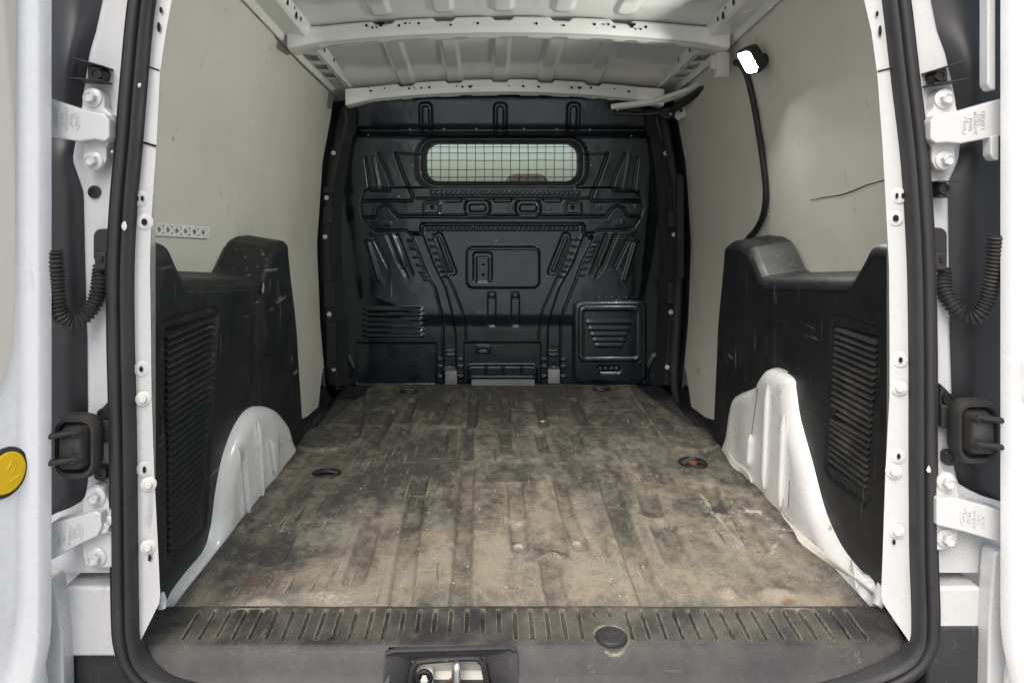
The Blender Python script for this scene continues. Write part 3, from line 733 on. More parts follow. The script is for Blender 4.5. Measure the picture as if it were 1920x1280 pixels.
R.rr(726, 419, 17, 8, 2, .003, 3); R.rr(1159, 418, 18, 9, 2, .003, 3)
# lower centre: diagonal slots, access panel
both([(823, 444), (848, 508)], 10, -.006, 4, [(1061, 444), (1035, 508)]); both([(823, 446), (846, 506)], 4.5, .006, 3, [(1061, 446), (1037, 506)])
R.rr(943, 500, 135, 77, 12, .006, 5); R.line([(882, 466), (1004, 466), (1008, 472)], 2.5, .002)
R.rr(905, 500, 35, 55, 6, -.006, 4); R.rr(905, 504, 22, 47, 2, .004, 3)
R.rr(906, 496, 3, 3, 1, -.006, 1.5); R.rr(906, 515, 3, 4, 1, -.006, 1.5)
# curved legs
LO = [(773, 440), (799, 508), (816, 538), (827, 581), (831, 616), (831, 724)]; LI = [(795, 440), (816, 496), (837, 538), (848, 581), (856, 627), (857, 724)]; L3 = [(812, 440), (834, 510), (852, 545), (866, 580), (872, 609), (873, 640)]
RO = [(1113, 445), (1092, 487), (1071, 543), (1057, 576), (1051, 604), (1051, 724)]; RI = [(1092, 440), (1071, 496), (1047, 538), (1033, 581), (1026, 618), (1026, 724)]; R3 = [(1071, 450), (1053, 500), (1036, 540), (1018, 580), (1012, 609), (1010, 640)]
R.poly(LO + LI[::-1], -.006, 5); R.poly(RO + RI[::-1], -.006, 5)
both(LO, 3, .004, None, RO); both(LI, 3, .004, None, RI); both(L3, 3, -.004, None, R3)
for t in np.linspace(.05, .5, 7):
    for ln in (LO, LI, RO, RI):
        i = t * (len(ln) - 3); k = int(i); q = np.array(ln[k]) * (1 - i + k) + np.array(ln[k + 1]) * (i - k)
        sg = -1 if ln in (LO, RI) else 1
        R.rr(q[0] + sg * 8, q[1], 9, 3.2, 1, .004, 2)
for y in (674, 687, 706):
    for x in (825, 864, 1019, 1057): R.rr(x, y, 8, 3.4, 1, .005, 2)
for x in (844, 1038):
    R.rr(x, 659, 15, 3, 1, .004, 2); R.rr(x, 666, 15, 3, 1, .004, 2); R.rr(x, 705, 22, 28, 2, .006, 3); R.rr(x, 685, 3, 3, 1, -.005, 1.5)
# fans of ribs
for ln, w_, h_ in (([(727, 440), (750, 496), (764, 517)], 4.5, -.006), ([(745, 440), (773, 513)], 4.5, -.006), ([(736, 440), (760, 500)], 3.5, .004), ([(690, 452), (704, 500), (711, 524)], 6, .006), ([(703, 447), (729, 500)], 4, -.007), ([(684, 452), (703, 448)], 3, .004)):
    both(ln, w_, h_)
R.rr(922, 554, 12, 14, 2, -.004, 2); R.rr(966, 554, 12, 14, 2, -.004, 2); R.rr(922, 580, 15, 62, 5, -.003, 5); R.rr(966, 580, 15, 62, 5, -.003, 5)
R.rr(922, 553, 9, 7, 1, .006, 2); R.rr(966, 553, 9, 7, 1, .006, 2)
# left louvres: each a pressed shelf
for y in (578, 587, 597, 607.5, 617.5, 627):
    ix = R.win(676, 799, y - 5.5, y + 5); x_, y_ = X[ix], Y[ix]
    e = sstep(676, 690, x_) * (1 - sstep(786, 798, x_)); t = (y_ - (y - 5)) / 9.0
    R.H[ix] += .011 * e * np.clip(t, 0, 1) * (1 - sstep(.86, 1.0, t))
# lower plates
R.rr(743, 682, 150, 78, 3, -.004, 4); R.rr(942, 684, 144, 84, 3, -.004, 4)
R.rr(906, 655, 25, 13, 4, .005, 4); R.rr(906, 655, 16, 7, 2, -.004, 3)
R.rr(942, 703, 128, 36, 8, .010, 6); R.rr(942, 714, 118, 14, 3, .010, 4)
for x in (880, 911, 943, 978): R.rr(x, 693, 4, 16, 1, .004, 2)
R.line([(641, 722), (655, 705), (661, 690), (652, 670)], 4, .006); R.line([(1216, 690), (1226, 670), (1232, 664)], 4, .006); R.line([(1216, 690), (1214, 715)], 4, .005)
R.H += .0016 * (fbm(X / 40, Y / 40, 3, 5) - .5)
WINR = (941.5, 304.5, 292, 76, 24)
qx = np.abs(X - WINR[0]) - WINR[2] / 2 + WINR[4]; qy = np.abs(Y - WINR[1]) - WINR[3] / 2 + WINR[4]
inwin = (np.hypot(np.maximum(qx, 0), np.maximum(qy, 0)) + np.minimum(np.maximum(qx, qy), 0) - WINR[4]) < 0
lx = np.interp(Y, [184, 235, 262, 300, 350, 420, 500, 600, 700, 724], [667, 656, 642, 634, 629, 630, 628, 632, 638, 640]); rx_ = np.interp(Y, [184, 235, 262, 300, 350, 420, 500, 600, 700, 724], [1215, 1228, 1240, 1244, 1249, 1251, 1252, 1250, 1246, 1244])
keep = (~inwin) & (X > lx) & (X < rx_)
YB = 1.55; DB = YB - CY
P = np.stack([(X - VX) * DB / F + CX, YB - R.H * 1.25, CZ - (Y - VY) * DB / F], -1)
wear = np.zeros_like(X) + .03
for x, y, rx, ry, a in ((1185, 475, 45, 60, 1.0), (1205, 430, 30, 40, .8), (700, 555, 60, 28, .9), (1110, 535, 60, 22, .7), (905, 590, 40, 25, .5), (985, 505, 25, 25, .6), (1215, 330, 20, 40, .3), (830, 520, 40, 15, .5)): wear += a * np.exp(-((X - x) / rx) ** 2 - ((Y - y) / ry) ** 2)
bulk = grid_obj('bulkhead', P, BULK, VAN, keep, dict(wear=np.clip(wear, 0, 1)))
# full-width backing sheet behind the pressed panel (with the window opening): four strips
def bw(px_): return (px_ - VX) * DB / F + CX
def bz(py_): return CZ - (py_ - VY) * DB / F
YBK = YB + .045
for nm, a in (('backing_sheet', (-.74, bw(796), -.1, 1.32)), ('backing_sheet', (bw(1087), .74, -.1, 1.32)), ('backing_sheet', (bw(796), bw(1087), -.1, bz(342))), ('backing_sheet', (bw(796), bw(1087), bz(267), 1.32))):
    box(nm, a[0], a[1], YBK, YBK + .004, a[2], a[3], BULK, bulk, 0)
def ring_px(name, layers, mat, parent):
    rings = []
    for w_, h_, r_, yy in layers:
        rings.append([(bw(x), yy, bz(y)) for x, y in rrect(WINR[0], WINR[1], w_, h_, r_, 8)])
    return loft(name, rings, mat, parent, cap=False, sharp=50)
ring_px('window_seal', [(306, 90, 30, YB - .002), (304, 88, 30, YB - .014), (296, 80, 26, YB - .018), (288, 73, 24, YB - .012), (284, 70, 23, YB + .02), (284, 70, 23, YB + .05)], RUBBER, bulk)
box('window_pane', bw(794), bw(1090), YB + .024, YB + .028, bz(345), bz(265), GLASS, bulk, 0)
mx_ = [809 + 16.5 * k for k in range(17)]
for x in mx_:
    wob = [(bw(x + random.uniform(-.5, .5)), YB - .004 + random.uniform(-.002, .002), bz(y)) for y in (263, 280, 300, 320, 347)]
    tube('mesh_wire', wob, .0013, SMOOTHP, bulk, 6)
for y in (276, 287, 301, 318, 332, 343):
    wob = [(bw(x), YB - .0065 + random.uniform(-.001, .001), bz(y + random.uniform(-.6, .6))) for x in np.linspace(795, 1087, 9)]
    tube('mesh_wire', wob, .0013, SMOOTHP, bulk, 6)
bolt_b = lathe_mesh('bolt', [(.010, 0), (.010, .002), (.0065, .0025), (.0065, .006), (.005, .007)], BULK, 18, (2, 3))
plug_b = lathe_mesh('plug', [(.0125, 0), (.0118, .0025), (.0095, .003), (.009, .0015), (.004, .0015)], BULK, 18)
dot_b = lathe_mesh('screw_head', [(.0032, 0), (.003, .0015), (.0018, .0024)], STEEL, 10)
def bulk_pt(x, y, lift=0):
    j = int(round((x - 622) / stepx)); i = int(round((y - 184) / stepx)); return (bw(x), YB - float(R.H[i, j]) * 1.25 - lift, bz(y))
inst(bolt_b, 'bolt', bulk, bulk_pt(903, 390, -.001))
for x, y in ((956, 390), (1028, 390), (1121, 389), (1192, 388)): inst(plug_b, 'plug', bulk, bulk_pt(x, y))
for x, y in ((691, 254), (768, 242), (832, 241), (893, 241), (983, 241), (1044, 242), (1107, 243), (1183, 255), (776, 280), (774, 310), (1103, 281), (1107, 310), (749, 369), (930, 451)): inst(dot_b, 'screw_head', bulk, bulk_pt(x, y))
# worn bare-metal feet and tray edge
WORN = mat_white('worn grey metal', (.20, .20, .21), .45, .8, False, 0.0, (.06, .06, .06))
for x0, x1, y0, y1 in ((835, 857, 694, 719), (1027, 1049, 691, 717)):
    rr_stack('worn_foot', (x0 + x1) / 2, (y0 + y1) / 2, [(x1 - x0, y1 - y0, 2, YB - .004), (x1 - x0, y1 - y0, 2, YB - .016), (x1 - x0 - 2, y1 - y0 - 2, 1.5, YB - .0175)], WORN, bulk, Yref=YB)
rr_stack('worn_tray_edge', 943, 714.5, [(118, 12, 3, YB - .012), (118, 12, 3, YB - .030), (116, 10, 2, YB - .032)], WORN, bulk, Yref=YB)
# access panel at right, a separate pressed cover
xs2 = np.arange(1074, 1209, 1.1); ys2 = np.arange(562, 717, 1.1); X2, Y2 = np.meshgrid(xs2, ys2); R2 = Relief(X2, Y2)
R2.rr(1142, 640, 128, 148, 12, .010, 8); R2.rr(1142, 624, 112, 100, 9, .006, 5); R2.rr(1142, 624, 102, 90, 7, -.008, 5)
R2.rr(1140, 690, 44, 15, 7, -.008, 4)
for x in (1125, 1134, 1146, 1155): R2.rr(x, 690, 4, 6, 1, .004, 2)
for k, y in enumerate((602, 614, 625, 635, 645)):
    x0, x1 = 1097 + 4 * k, 1186 - 4 * k; ix = R2.win(x0, x1, y - 5, y + 4); t = (Y2[ix] - y + 5) / 8; e = sstep(x0, x0 + 6, X2[ix]) * (1 - sstep(x1 - 6, x1, X2[ix])); R2.H[ix] += .007 * e * np.clip(t, 0, 1) * (1 - sstep(.85, 1, t))
P2 = np.stack([(X2 - VX) * DB / F + CX, YB - .006 - R2.H * .7, CZ - (Y2 - VY) * DB / F], -1)
cov = grid_obj('access_cover', P2, BULK, bulk)
m = cov.modifiers.new('s', 'SOLIDIFY'); m.thickness = .012; m.offset = -1
for x in (1122, 1135.5, 1147, 1159.5, 1173): inst(dot_b, 'screw_head', bulk, bulk_pt(x, 556, .000), scale=(.55, .55, .55))
for x in (1127, 1140, 1154, 1166): inst(dot_b, 'screw_head', bulk, bulk_pt(x, 566, .013), scale=(.5, .5, .5))
# headrest of a cab seat, seen dark through the window
mm = rr_stack('headrest', 988, 372, [(70, 78, 18, 1.98), (84, 92, 22, 2.0), (84, 92, 22, 2.06), (66, 76, 18, 2.09)], RUBBER, VAN)
for x in (972, 1004): tube('post', [U(x, 410, 2.04), U(x, 520, 2.04)], .006, STEEL, mm)
# ---- front pillars beside the bulkhead
for s in (-1, 1):
    pts = [(648, 205), (640, 235), (630, 285), (620, 335), (612, 380), (609, 440), (611, 520), (616, 600), (622, 660), (628, 722)] if s < 0 else [(1232, 205), (1240, 240), (1250, 290), (1258, 335), (1263, 380), (1266, 440), (1266, 520), (1262, 600), (1258, 660), (1254, 722)]
    rings = []
    for x, y in catmull([(x, y, 0) for x, y in pts], 5) and [(v.x, v.y) for v in catmull([(x, y, 0) for x, y in pts], 5)]:
        rings.append([U(x + s * 10, y, 1.515), U(x + s * 2, y, 1.508), U(x - s * 8, y, 1.508), U(x - s * 16, y, 1.530), U(x - s * 30, y, 1.56)])
    pil = loft('front_pillar', rings, mat_white('grey primed steel', (.018, .020, .022), .40, .3, False, .1, (.05, .05, .05)), VAN, closed=False)
    bo = [(625, 287), (612, 371), (609.5, 444), (617, 589), (625.5, 692)] if s < 0 else [(1248, 288), (1264, 440), (1258, 585), (1251, 688)]
    me_b = lathe_mesh('bolt', [(.009, 0), (.0088, .002), (.006, .0025), (.0055, .005), (.003, .005)], WPLAST, 14)
    for x, y in bo: inst(me_b, 'bolt', pil, U(x, y, 1.507))
    blk = [(605, 622, 388, 420), (607, 628, 529, 575), (612, 630, 605, 690), (606, 626, 350, 362)] if s < 0 else [(1252, 1270, 352, 362), (1253, 1268, 395, 425), (1252, 1268, 528, 570)]
    for x0, x1, y0, y1 in blk: prism_px('bracket', [(x0, y0), (x1, y0), (x1, y1), (x0, y1)], 1.494, 1.515, SMOOTHP, pil, .002)
    tube('wiring_loom', [U(645 if s < 0 else 1236, 200, 1.48), U(650 if s < 0 else 1232, 225, 1.49), U(640 if s < 0 else 1243, 265, 1.50)], .010, RUBBER, pil)
# black seal strip and trim of the sliding door opening
pts = [(1240, 192), (1248, 240), (1258, 300), (1266, 345), (1272, 420), (1273, 500), (1270, 580), (1266, 650), (1264, 720), (1275, 768), (1300, 798)]
rings = []
for v in catmull([(x, y, 0) for x, y in pts], 5):
    x, y = v.x, v.y; rings.append([U(x - 6, y, 1.515), U(x - 7, y, 1.480), U(x - 3, y, 1.472), U(x + 4, y, 1.472), U(x + 8, y, 1.485), U(x + 9, y, 1.52)])
slseal = loft('sliding_door_seal', rings, RUBBER, VAN, closed=False)
prism_px('sliding_door_edge', [(1270, 330), (1277, 326), (1282, 335), (1283, 520), (1278, 524), (1271, 520)], 1.45, 1.485, SMOOTHP, VAN, .002)
# sliding door track and arm under the right rail
pts = [(1147, 200), (1225, 190), (1290, 168), (1345, 138)]; dep = [1.42, 1.38, 1.28, 1.12]
rings = []
for k in np.linspace(0, 3, 22):
    x = np.interp(k, range(4), [p[0] for p in pts]); y = np.interp(k, range(4), [p[1] for p in pts]) ; yy = np.interp(k, range(4), dep); d = yy - CY
    h = .020
    a = Vector(U(x, y, yy)); rings.append([a + Vector((0, 0, h / 2)), a + Vector((-.004, -.004, h / 2 - .004)), a + Vector((-.004, -.004, -h / 2 + .004)), a + Vector((0, 0, -h / 2)), a + Vector((.03, .012, -h / 2)), a + Vector((.03, .012, h / 2))])
track = loft('door_track', rings, WHITE_IN, VAN, sharp=40)
tube('track_black_rail', [U(1262, 205, 1.40), U(1300, 180, 1.28), U(1345, 148, 1.10), U(1352, 142, 1.06)], .014, RUBBER, track, 8)  # black rail running along the track
arm = tube('door_arm', [U(1150, 212, 1.45), U(1200, 214, 1.44), U(1250, 210, 1.42), U(1280, 208, 1.40)], .010, SMOOTHP, VAN, 10)
prism_px('roller_bracket', [(1240, 205), (1272, 196), (1278, 204), (1276, 218), (1248, 224), (1238, 216)], 1.40, 1.44, SMOOTHP, arm, .003)
prism_px('plate', [(1270, 195), (1290, 190), (1295, 212), (1272, 226), (1266, 220)], 1.395, 1.405, WPLAST, arm, .001)
m_ = lathe_mesh('bolt', [(.007, 0), (.007, .004), (.004, .006)], STEEL, 12)
for x, y in ((1257, 214), (1262, 206), (1270, 212), (1158, 206)): inst(m_, 'bolt', arm, U(x, y, 1.395), scale=(.7, 1, .7))
# ---- load floor, side steps
box('load_floor', -.60, .60, -.02, 1.56, -.070, -.012, mk('floor steel', (.05, .05, .05), .5), VAN, 0)
for s in (-1, 1):
    xs3 = np.linspace(.50, .70, 81); ys3 = np.linspace(.86, 1.545, 120); X3, Y3 = np.meshgrid(xs3, ys3); R3_ = Relief(X3, Y3)
    for k in range(6):
        x = .565 + .019 * k; R3_.line([(x, .93), (x, 1.22)], .005, .005, .003)
    Zs = -.048 + .05 * sstep(.66, .70, X3) + .044 * sstep(1.30, 1.40, Y3) * (1 - sstep(.60, .65, X3)) + R3_.H
    grid_obj('step_tread', np.stack([s * X3, Y3, Zs], -1), SMOOTHP, VAN)

# ------------------------------------------------------------------ rubber floor mat
xs = np.linspace(-.612, .612, 380); tt = np.linspace(0, 1, 470); ys = -.002 + 1.545 * (tt * .75 + tt ** 2 * .25); X, Y = np.meshgrid(xs, ys)
R = Relief(X, Y)
fp = lambda x, y: UZ(x, y, 0)[:2]
def chan(pts, w, h, soft): R.line([fp(*p) for p in pts], w, h, soft)
CH = [([(878, 880), (872, 960), (863, 1150)], .021), ([(786, 905), (768, 1010), (748, 1150)], .024), ([(696, 985), (680, 1040), (664, 1090)], .024), ([(1138, 905), (1172, 1000), (1228, 1145)], .026),
      ([(966, 912), (970, 970)], .022), ([(971, 985), (975, 1032)], .020), ([(1050, 905), (1062, 960), (1090, 1030)], .018), ([(1213, 928), (1224, 965)], .026), ([(1242, 990), (1272, 1055)], .030),
      ([(1030, 1055), (1040, 1110), (1052, 1150)], .022), ([(836, 752), (816, 795)], .020), ([(888, 752), (884, 800)], .018), ([(948, 752), (948, 792)], .018), ([(1010, 752), (1020, 800)], .018), ([(1075, 750), (1095, 795)], .018), ([(775, 752), (760, 792)], .018),
      ([(1012, 812), (1020, 850)], .018), ([(945, 812), (950, 850)], .020), ([(832, 815), (828, 848)], .016), ([(880, 812), (878, 862)], .016), ([(1075, 812), (1090, 850)], .018),
      ([(535, 1000), (510, 1050)], .03), ([(1365, 935), (1345, 960)], .022), ([(1395, 985), (1420, 1030)], .024), ([(1330, 915), (1350, 950)], .02), ([(740, 770), (700, 840)], .014)]
for pts, w_ in CH: chan(pts, w_, -.011, w_ * .32)
DARK = Relief(X, Y)
for pts, w_ in CH: DARK.line([fp(*p) for p in pts], w_ * 1.05, 1.0, w_ * .5)
def frr(x0, x1, y0, y1, h, soft, r=.02, tgt=None):
    a, b = fp(x0, y1), fp(x1, y0); cx = (fp((x0 + x1) / 2, (y0 + y1) / 2)); (tgt or R).rr(cx[0], (a[1] + b[1]) / 2, abs(x1 - x0) * (cx[1] - CY) / F, abs(b[1] - a[1]), r, h, soft)
frr(905, 1015, 864, 902, -.007, .02); frr(690, 820, 868, 890, -.006, .02); frr(1120, 1200, 870, 888, -.004, .02); frr(566, 632, 925, 945, -.003, .008, .004); frr(1290, 1345, 915, 925, -.003, .01, .004)
frr(905, 1015, 864, 902, .6, .03, .02, DARK); frr(690, 820, 868, 890, .4, .03, .02, DARK)
sq = [fp(*p) for p in ((792, 806), (861, 803), (862, 812), (856, 860), (850, 863), (780, 862), (778, 856), (792, 806))]
R.line(sq, .004, .0025)
LINEA = Relief(X, Y); LINEA.line(sq, .0045, 1)
for ln in ([(690, 735), (688, 790), (678, 828), (640, 846), (545, 852)], [(1175, 728), (1220, 795), (1250, 835), (1290, 848), (1345, 848)]):
    R.line([fp(*p) for p in ln], .014, .008, .010); LINEA.line([fp(*p) for p in ln], .008, .45)
R.line([fp(600, 800), fp(1290, 803)], .006, -.004); R.line([fp(640, 770), fp(1240, 770)], .006, -.003)
# hollows over fixings and worn lumps
c1 = fp(490, 1142); c2 = fp(1466, 1125); c3 = fp(1362, 1116); c4 = fp(600, 1122)
R.bump(*c1, .07, .05, .014); R.bump(c1[0] + .012, c1[1] - .022, .05, .028, -.020); R.bump(*c2, .065, .045, .010); R.bump(c2[0] - .005, c2[1] - .008, .05, .03, -.016); R.bump(*c3, .03, .025, .010); R.bump(*c4, .05, .03, .006)
for (x, y) in ((613, 886), (1299, 868)): R.bump(*fp(x, y), .07, .06, -.010)
for (x, y) in ((766, 733), (1128, 730)): R.bump(*fp(x, y), .07, .08, -.008)
tp = fp(1040, 1046); R.bump(*tp, .03, .02, .010); R.bump(*fp(972, 1018), .016, .01, .006); R.bump(*fp(1080, 1014), .022, .014, .007)
R.H += .004 * (fbm(X * 7, Y * 7, 3, 21) - .5) + .0022 * (fbm(X * 30, Y * 30, 3, 22) - .5)
lift = .010 * sstep(.05, .0, np.where(np.abs(X) > .545, .590 - np.abs(X), 1)) * (Y < .80) * (.35 + .9 * fbm(Y * 9, X * 0 + 2, 2, 77))
Zm = .004 + R.H + lift
# worn-in dirt: dust film with its own outline, darker in channels, sides and far end
PX = VX + (X - CX) * F / (Y - CY); PY = VY + CZ * F / (Y - CY)
n1 = fbm(X * 4, Y * 3, 5, 31); n2 = fbm(X * 16, Y * 9, 4, 41); n3 = fbm(X * 40, Y * 14, 3, 51)
n4 = fbm(X * 26, Y * 5, 4, 61); n5 = fbm(X * 70, Y * 45, 3, 71)
dirt = .46 * sstep(1.35, .02, Y) + .20 + .40 * (n1 - .5) + .50 * (n2 - .5) + .45 * (n3 - .5) + .75 * (n4 - .5) + .65 * (n5 - .5) - .10 * sstep(.75, 1.2, Y)
dirt -= .42 * DARK.H * np.clip(n2 * 2 - .45, 0, 1)
dirt -= .30 * np.exp(-((X + .30) / .30) ** 2 - ((Y - .55) / .28) ** 2)
def blob(x, y, rx, ry, a, pw=1):
    c = fp(x, y); return a * np.exp(-(((X - c[0]) / rx) ** 2 + ((Y - c[1]) / ry) ** 2) ** pw) 
for b in ((540, 1040, .11, .045, -.75), (500, 1070, .08, .05, -.3), (455, 985, .10, .12, -.25), (560, 1105, .09, .03, -.35), (480, 1150, .06, .03, .35), (640, 1110, .12, .05, .25), (1270, 1090, .18, .08, .22), (940, 1080, .20, .10, .22), (1010, 960, .1, .1, .18), (720, 1060, .08, .1, .15), (1400, 1010, .10, .10, .05), (430, 1100, .05, .06, -.3), (1240, 880, .1, .08, -.15), (850, 880, .1, .05, -.15), (745, 965, .05, .05, .3), (1470, 1100, .05, .03, -.35), (1466, 1128, .05, .02, .55)):
    dirt += blob(*b)
dirt -= .45 * (np.abs(X) > .555) * sstep(.55, .60, np.abs(X))
dirt += .35 * LINEA.H
dirt = np.clip(dirt, 0, 1)
pale = np.zeros_like(X)
for b in ((1355, 975, .05, .05, .42), (1325, 945, .03, .05, .40), (1400, 960, .07, .02, .36), (1380, 1020, .06, .06, .34), (1340, 1000, .06, .03, .30), (600, 1120, .07, .025, .50), (655, 1140, .05, .02, .35), (1080, 1016, .014, .008, .8), (972, 1019, .012, .007, .8), (1180, 1120, .08, .03, .15), (1470, 1050, .08, .08, .2), (490, 1130, .05, .012, .3), (1360, 1125, .02, .01, .4), (1035, 1038, .012, .008, .55)): pale += blob(*b)
PL = Relief(X, Y)
for ln in ([(1330, 962), (1420, 962), (1460, 975)], [(1310, 925), (1360, 990)], [(1365, 930), (1440, 990), (1500, 1010)], [(1420, 962), (1470, 1000), (1440, 1050)]): PL.line([fp(*p) for p in ln], .007, .42, .007)
pale += PL.H * np.clip(n5 * 2.4 - .5, 0, 1.3); pale *= (.5 + n2)
rust = np.clip(blob(1478, 1129, .014, .008, .8, 2) + blob(470, 1093, .012, .010, .8, 1.5) + blob(1300, 872, .01, .02, .5), 0, 1) * sstep(.35, .55, n2 + .1)
# outline: cut away over the side steps
keep = ~((np.abs(X) > np.interp(Y, [.95, 1.0, 1.05, 1.30, 1.40, 1.6], [.66, .60, .565, .530, .51, .50])))
keep &= ~((np.abs(X) > .5865) & (Y < .80)); keep &= ~((np.abs(X) > .607))
mat = grid_obj('rubber_floor_mat', np.stack([X, Y, Zm], -1), MATM, None, keep, dict(dirt=dirt, pale=pale, rust=rust))
m = mat.modifiers.new('s', 'SOLIDIFY'); m.thickness = .004; m.offset = -1
tag(mat, 'dirty grey-brown ribbed rubber mat covering the load floor', 'floor mat')
def matz(x, y):
    c = fp(x, y); j = int(np.argmin(np.abs(xs - c[0]))); i = int(np.argmin(np.abs(ys - c[1]))); return (c[0], c[1], float(Zm[i, j]))
# torn flap of the mat
q = matz(1040, 1046); random.seed(4)
v = []; nf = 9
for i in range(nf):
    t = i / (nf - 1); xx = q[0] - .034 + .060 * t; yy = q[1] + .014 - .030 * t
    v += [(xx, yy + .008 + .004 * random.random(), q[2] + .001), (xx + .004 * random.random(), yy + .002, q[2] + .004 + .012 * random.random() * math.sin(3.1 * t)), (xx, yy - .008 * random.random(), q[2] + .003 + .006 * random.random())]
fl_ = [(3 * i + k, 3 * i + 3 + k, 3 * i + 4 + k, 3 * i + 1 + k) for i in range(nf - 1) for k in (0, 1)]
flap = mesh_obj('torn_flap', v, fl_, mat_plastic('torn rubber', (.10, .09, .07), .7, .3, .8, (.3, .27, .2), 0), mat, sharp=20)
# lashing eyes in the floor
ORM = mk('dull black metal', (.012, .013, .014), .35)
def torus(name, c, rx, ry, r, mat_, parent, n=28):
    pts = [(c[0] + rx * math.cos(a), c[1] + ry * math.sin(a), c[2]) for a in np.linspace(0, 2 * math.pi, n, endpoint=False)]
    rings = []
    for i, p in enumerate(pts):
        t = (Vector(pts[(i + 1) % n]) - Vector(pts[i - 1])).normalized(); b = Vector((0, 0, 1)); nn = t.cross(b)
        rings.append([Vector(p) + (nn * math.cos(2 * math.pi * k / 8) + b * math.sin(2 * math.pi * k / 8)) * r for k in range(8)])
    return loft(name, rings, mat_, parent, path_closed=True)
def eye(px_, py_, rx, ry, label, open_=True):
    c = matz(px_, py_); t = empty('lashing_eye', (c[0], c[1], c[2])); t['label'] = label; t.parent = None
    o = torus('rim', (0, 0, .006), rx, ry, .0045, ORM, t)
    dome = lathe_mesh('cup', [(1.0, 0), (.8, .10), (.45, .16), (.1, .18)], mk('dirty cup', (.03, .027, .022), .7), 24)
    inst(dome, 'cup', t, (0, 0, .003), (-math.pi / 2, 0, 0), (rx * .98, .006, ry * .98))
    tube('bar', [(-rx * .95, 0, .006), (-rx * .3, 0, .010), (rx * .3, 0, .010), (rx * .95, 0, .006)], .0048, ORM, t, 8)
    if open_:
        inst(lathe_mesh('bolt', [(.011, 0), (.011, .004), (.008, .008)], RUST, 12, (0, 1)), 'bolt', t, (0, -.004, .006), (-math.pi / 2, 0, 0))
    t['category'] = 'lashing eye'; t['group'] = 'lashing eyes in the load floor'
    return t
eye(1299, 869, .034, .040, 'round black lashing eye with rusty bolt in the mat beside the raised wheel arch')
eye(613, 887, .033, .024, 'flat oval black lashing eye in the mat beside the rounded wheel arch', False)
eye(766, 733, .028, .020, 'small black lashing eye in front of the louvred end of the bulkhead', False)
eye(1128, 729, .030, .022, 'small black lashing eye in front of the bulkhead access cover', False)
# crumbs
random.seed(11); v, f = [], []
for k in range(150):
    px_ = random.uniform(420, 1480); py_ = random.uniform(740, 1130)
    if px_ < 540 - (py_ - 860) * .7 + 40 or px_ > 1400 + (py_ - 900) * .8 - 40: continue
    q = matz(px_, py_); r = random.uniform(.0008, .0024); b0 = len(v)
    for (a, b, c) in ((1, 0, .2), (-.5, .8, .3), (-.6, -.7, .1), (0, .1, 1.1)): v.append((q[0] + r * a * random.uniform(.6, 1.4), q[1] + r * b * random.uniform(.6, 1.4), q[2] + r * c + .0006))
    f += [(b0, b0 + 1, b0 + 2), (b0, b0 + 1, b0 + 3), (b0 + 1, b0 + 2, b0 + 3), (b0 + 2, b0, b0 + 3)]
gr = mesh_obj('grit', v, f, mk('pale grit', (.50, .46, .38), .8), None, smooth=False); tag(gr, 'scattered pale crumbs of grit on the rubber mat', 'grit', kind='stuff')
lq = matz(1017, 787); lv = [(lq[0] + a * .010, lq[1] + b * .010, lq[2] + .002 + .004 * c) for a, b, c in ((-1, 0, 1), (-.3, .6, 0), (.5, .4, .3), (1, 0, 1), (.3, -.5, 0), (-.4, -.5, .2), (0, 0, .7))]
lf = mesh_obj('dry_leaf', lv, [(i, (i + 1) % 6, 6) for i in range(6)], mk('dry leaf', (.42, .38, .16), .7)); lf.modifiers.new('s', 'SOLIDIFY').thickness = .0006
tag(lf, 'tiny yellowish dry leaf scrap on the mat toward the bulkhead', 'leaf')

# ------------------------------------------------------------------ sill plate, latch
nx, ns = 900, 70
sx = np.linspace(-.61, .61, nx)
sp_Y = [.010, .004, 0, -.005, -.092, -.098, -.104, -.110, -.124, -.134, -.136]; sp_Z = [.004, .010, .013, .0135, .0095, .008, .003, -.006, -.030, -.040, -.050]
k_ = np.linspace(0, 10, 11); kk = np.concatenate([np.linspace(0, 3, 8, endpoint=False), np.linspace(3, 4, 40, endpoint=False), np.linspace(4, 10, ns - 48)])
SY = np.interp(kk, k_, sp_Y); SZ = np.interp(kk, k_, sp_Z); X, YY = np.meshgrid(sx, SY); _, ZZ = np.meshgrid(sx, SZ)
halfw = np.interp(SY, [-.136, -.12, -.104, -.09, 0, .01], [.54, .575, .592, .598, .612, .614])[:, None]
X = X * halfw / .61
R = Relief(X, YY); E = Relief(X, YY)
capc = U(1146, 1190, -.06); capc = UZ(1146, 1190, .012)
for i in range(42):
    gx = -.537 + .0263 * i; ya, yb = -.012, -.084
    if 20.4 * 1 > 0 and -.20 < gx < -.03: yb = -.066
    if abs(gx - capc[0]) < .03: yb = -.028
    R.line([(gx, ya), (gx * .997, yb)], .0034, -.0065, .0016); E.line([(gx, ya), (gx * .997, yb)], .0052, .9, .002); E.line([(gx, ya), (gx * .997, yb)], .0036, -.9, .001)
for cx in (-.500 + .052, .452):
    ln = [(cx - .035, -.080), (cx - .035, -.016), (cx - .028, -.009), (cx + .028, -.009), (cx + .035, -.016), (cx + .035, -.080)] if cx < 0 else [(cx - .035, -.016), (cx - .028, -.009), (cx + .028, -.009), (cx + .035, -.016), (cx + .035, -.08)]
    R.line(ln, .0025, .0016); E.line(ln, .0026, .8)
d = np.hypot(X - capc[0], YY - capc[1]); R.H += -.003 * (1 - sstep(.026, .029, d)) ; E.H += ((d > .0255) & (d < .029)) * .8
R.H += .0015 * (fbm(X * 12, YY * 12, 2, 8) - .5)
PXs = VX + (X - CX) * F / (YY - CY)
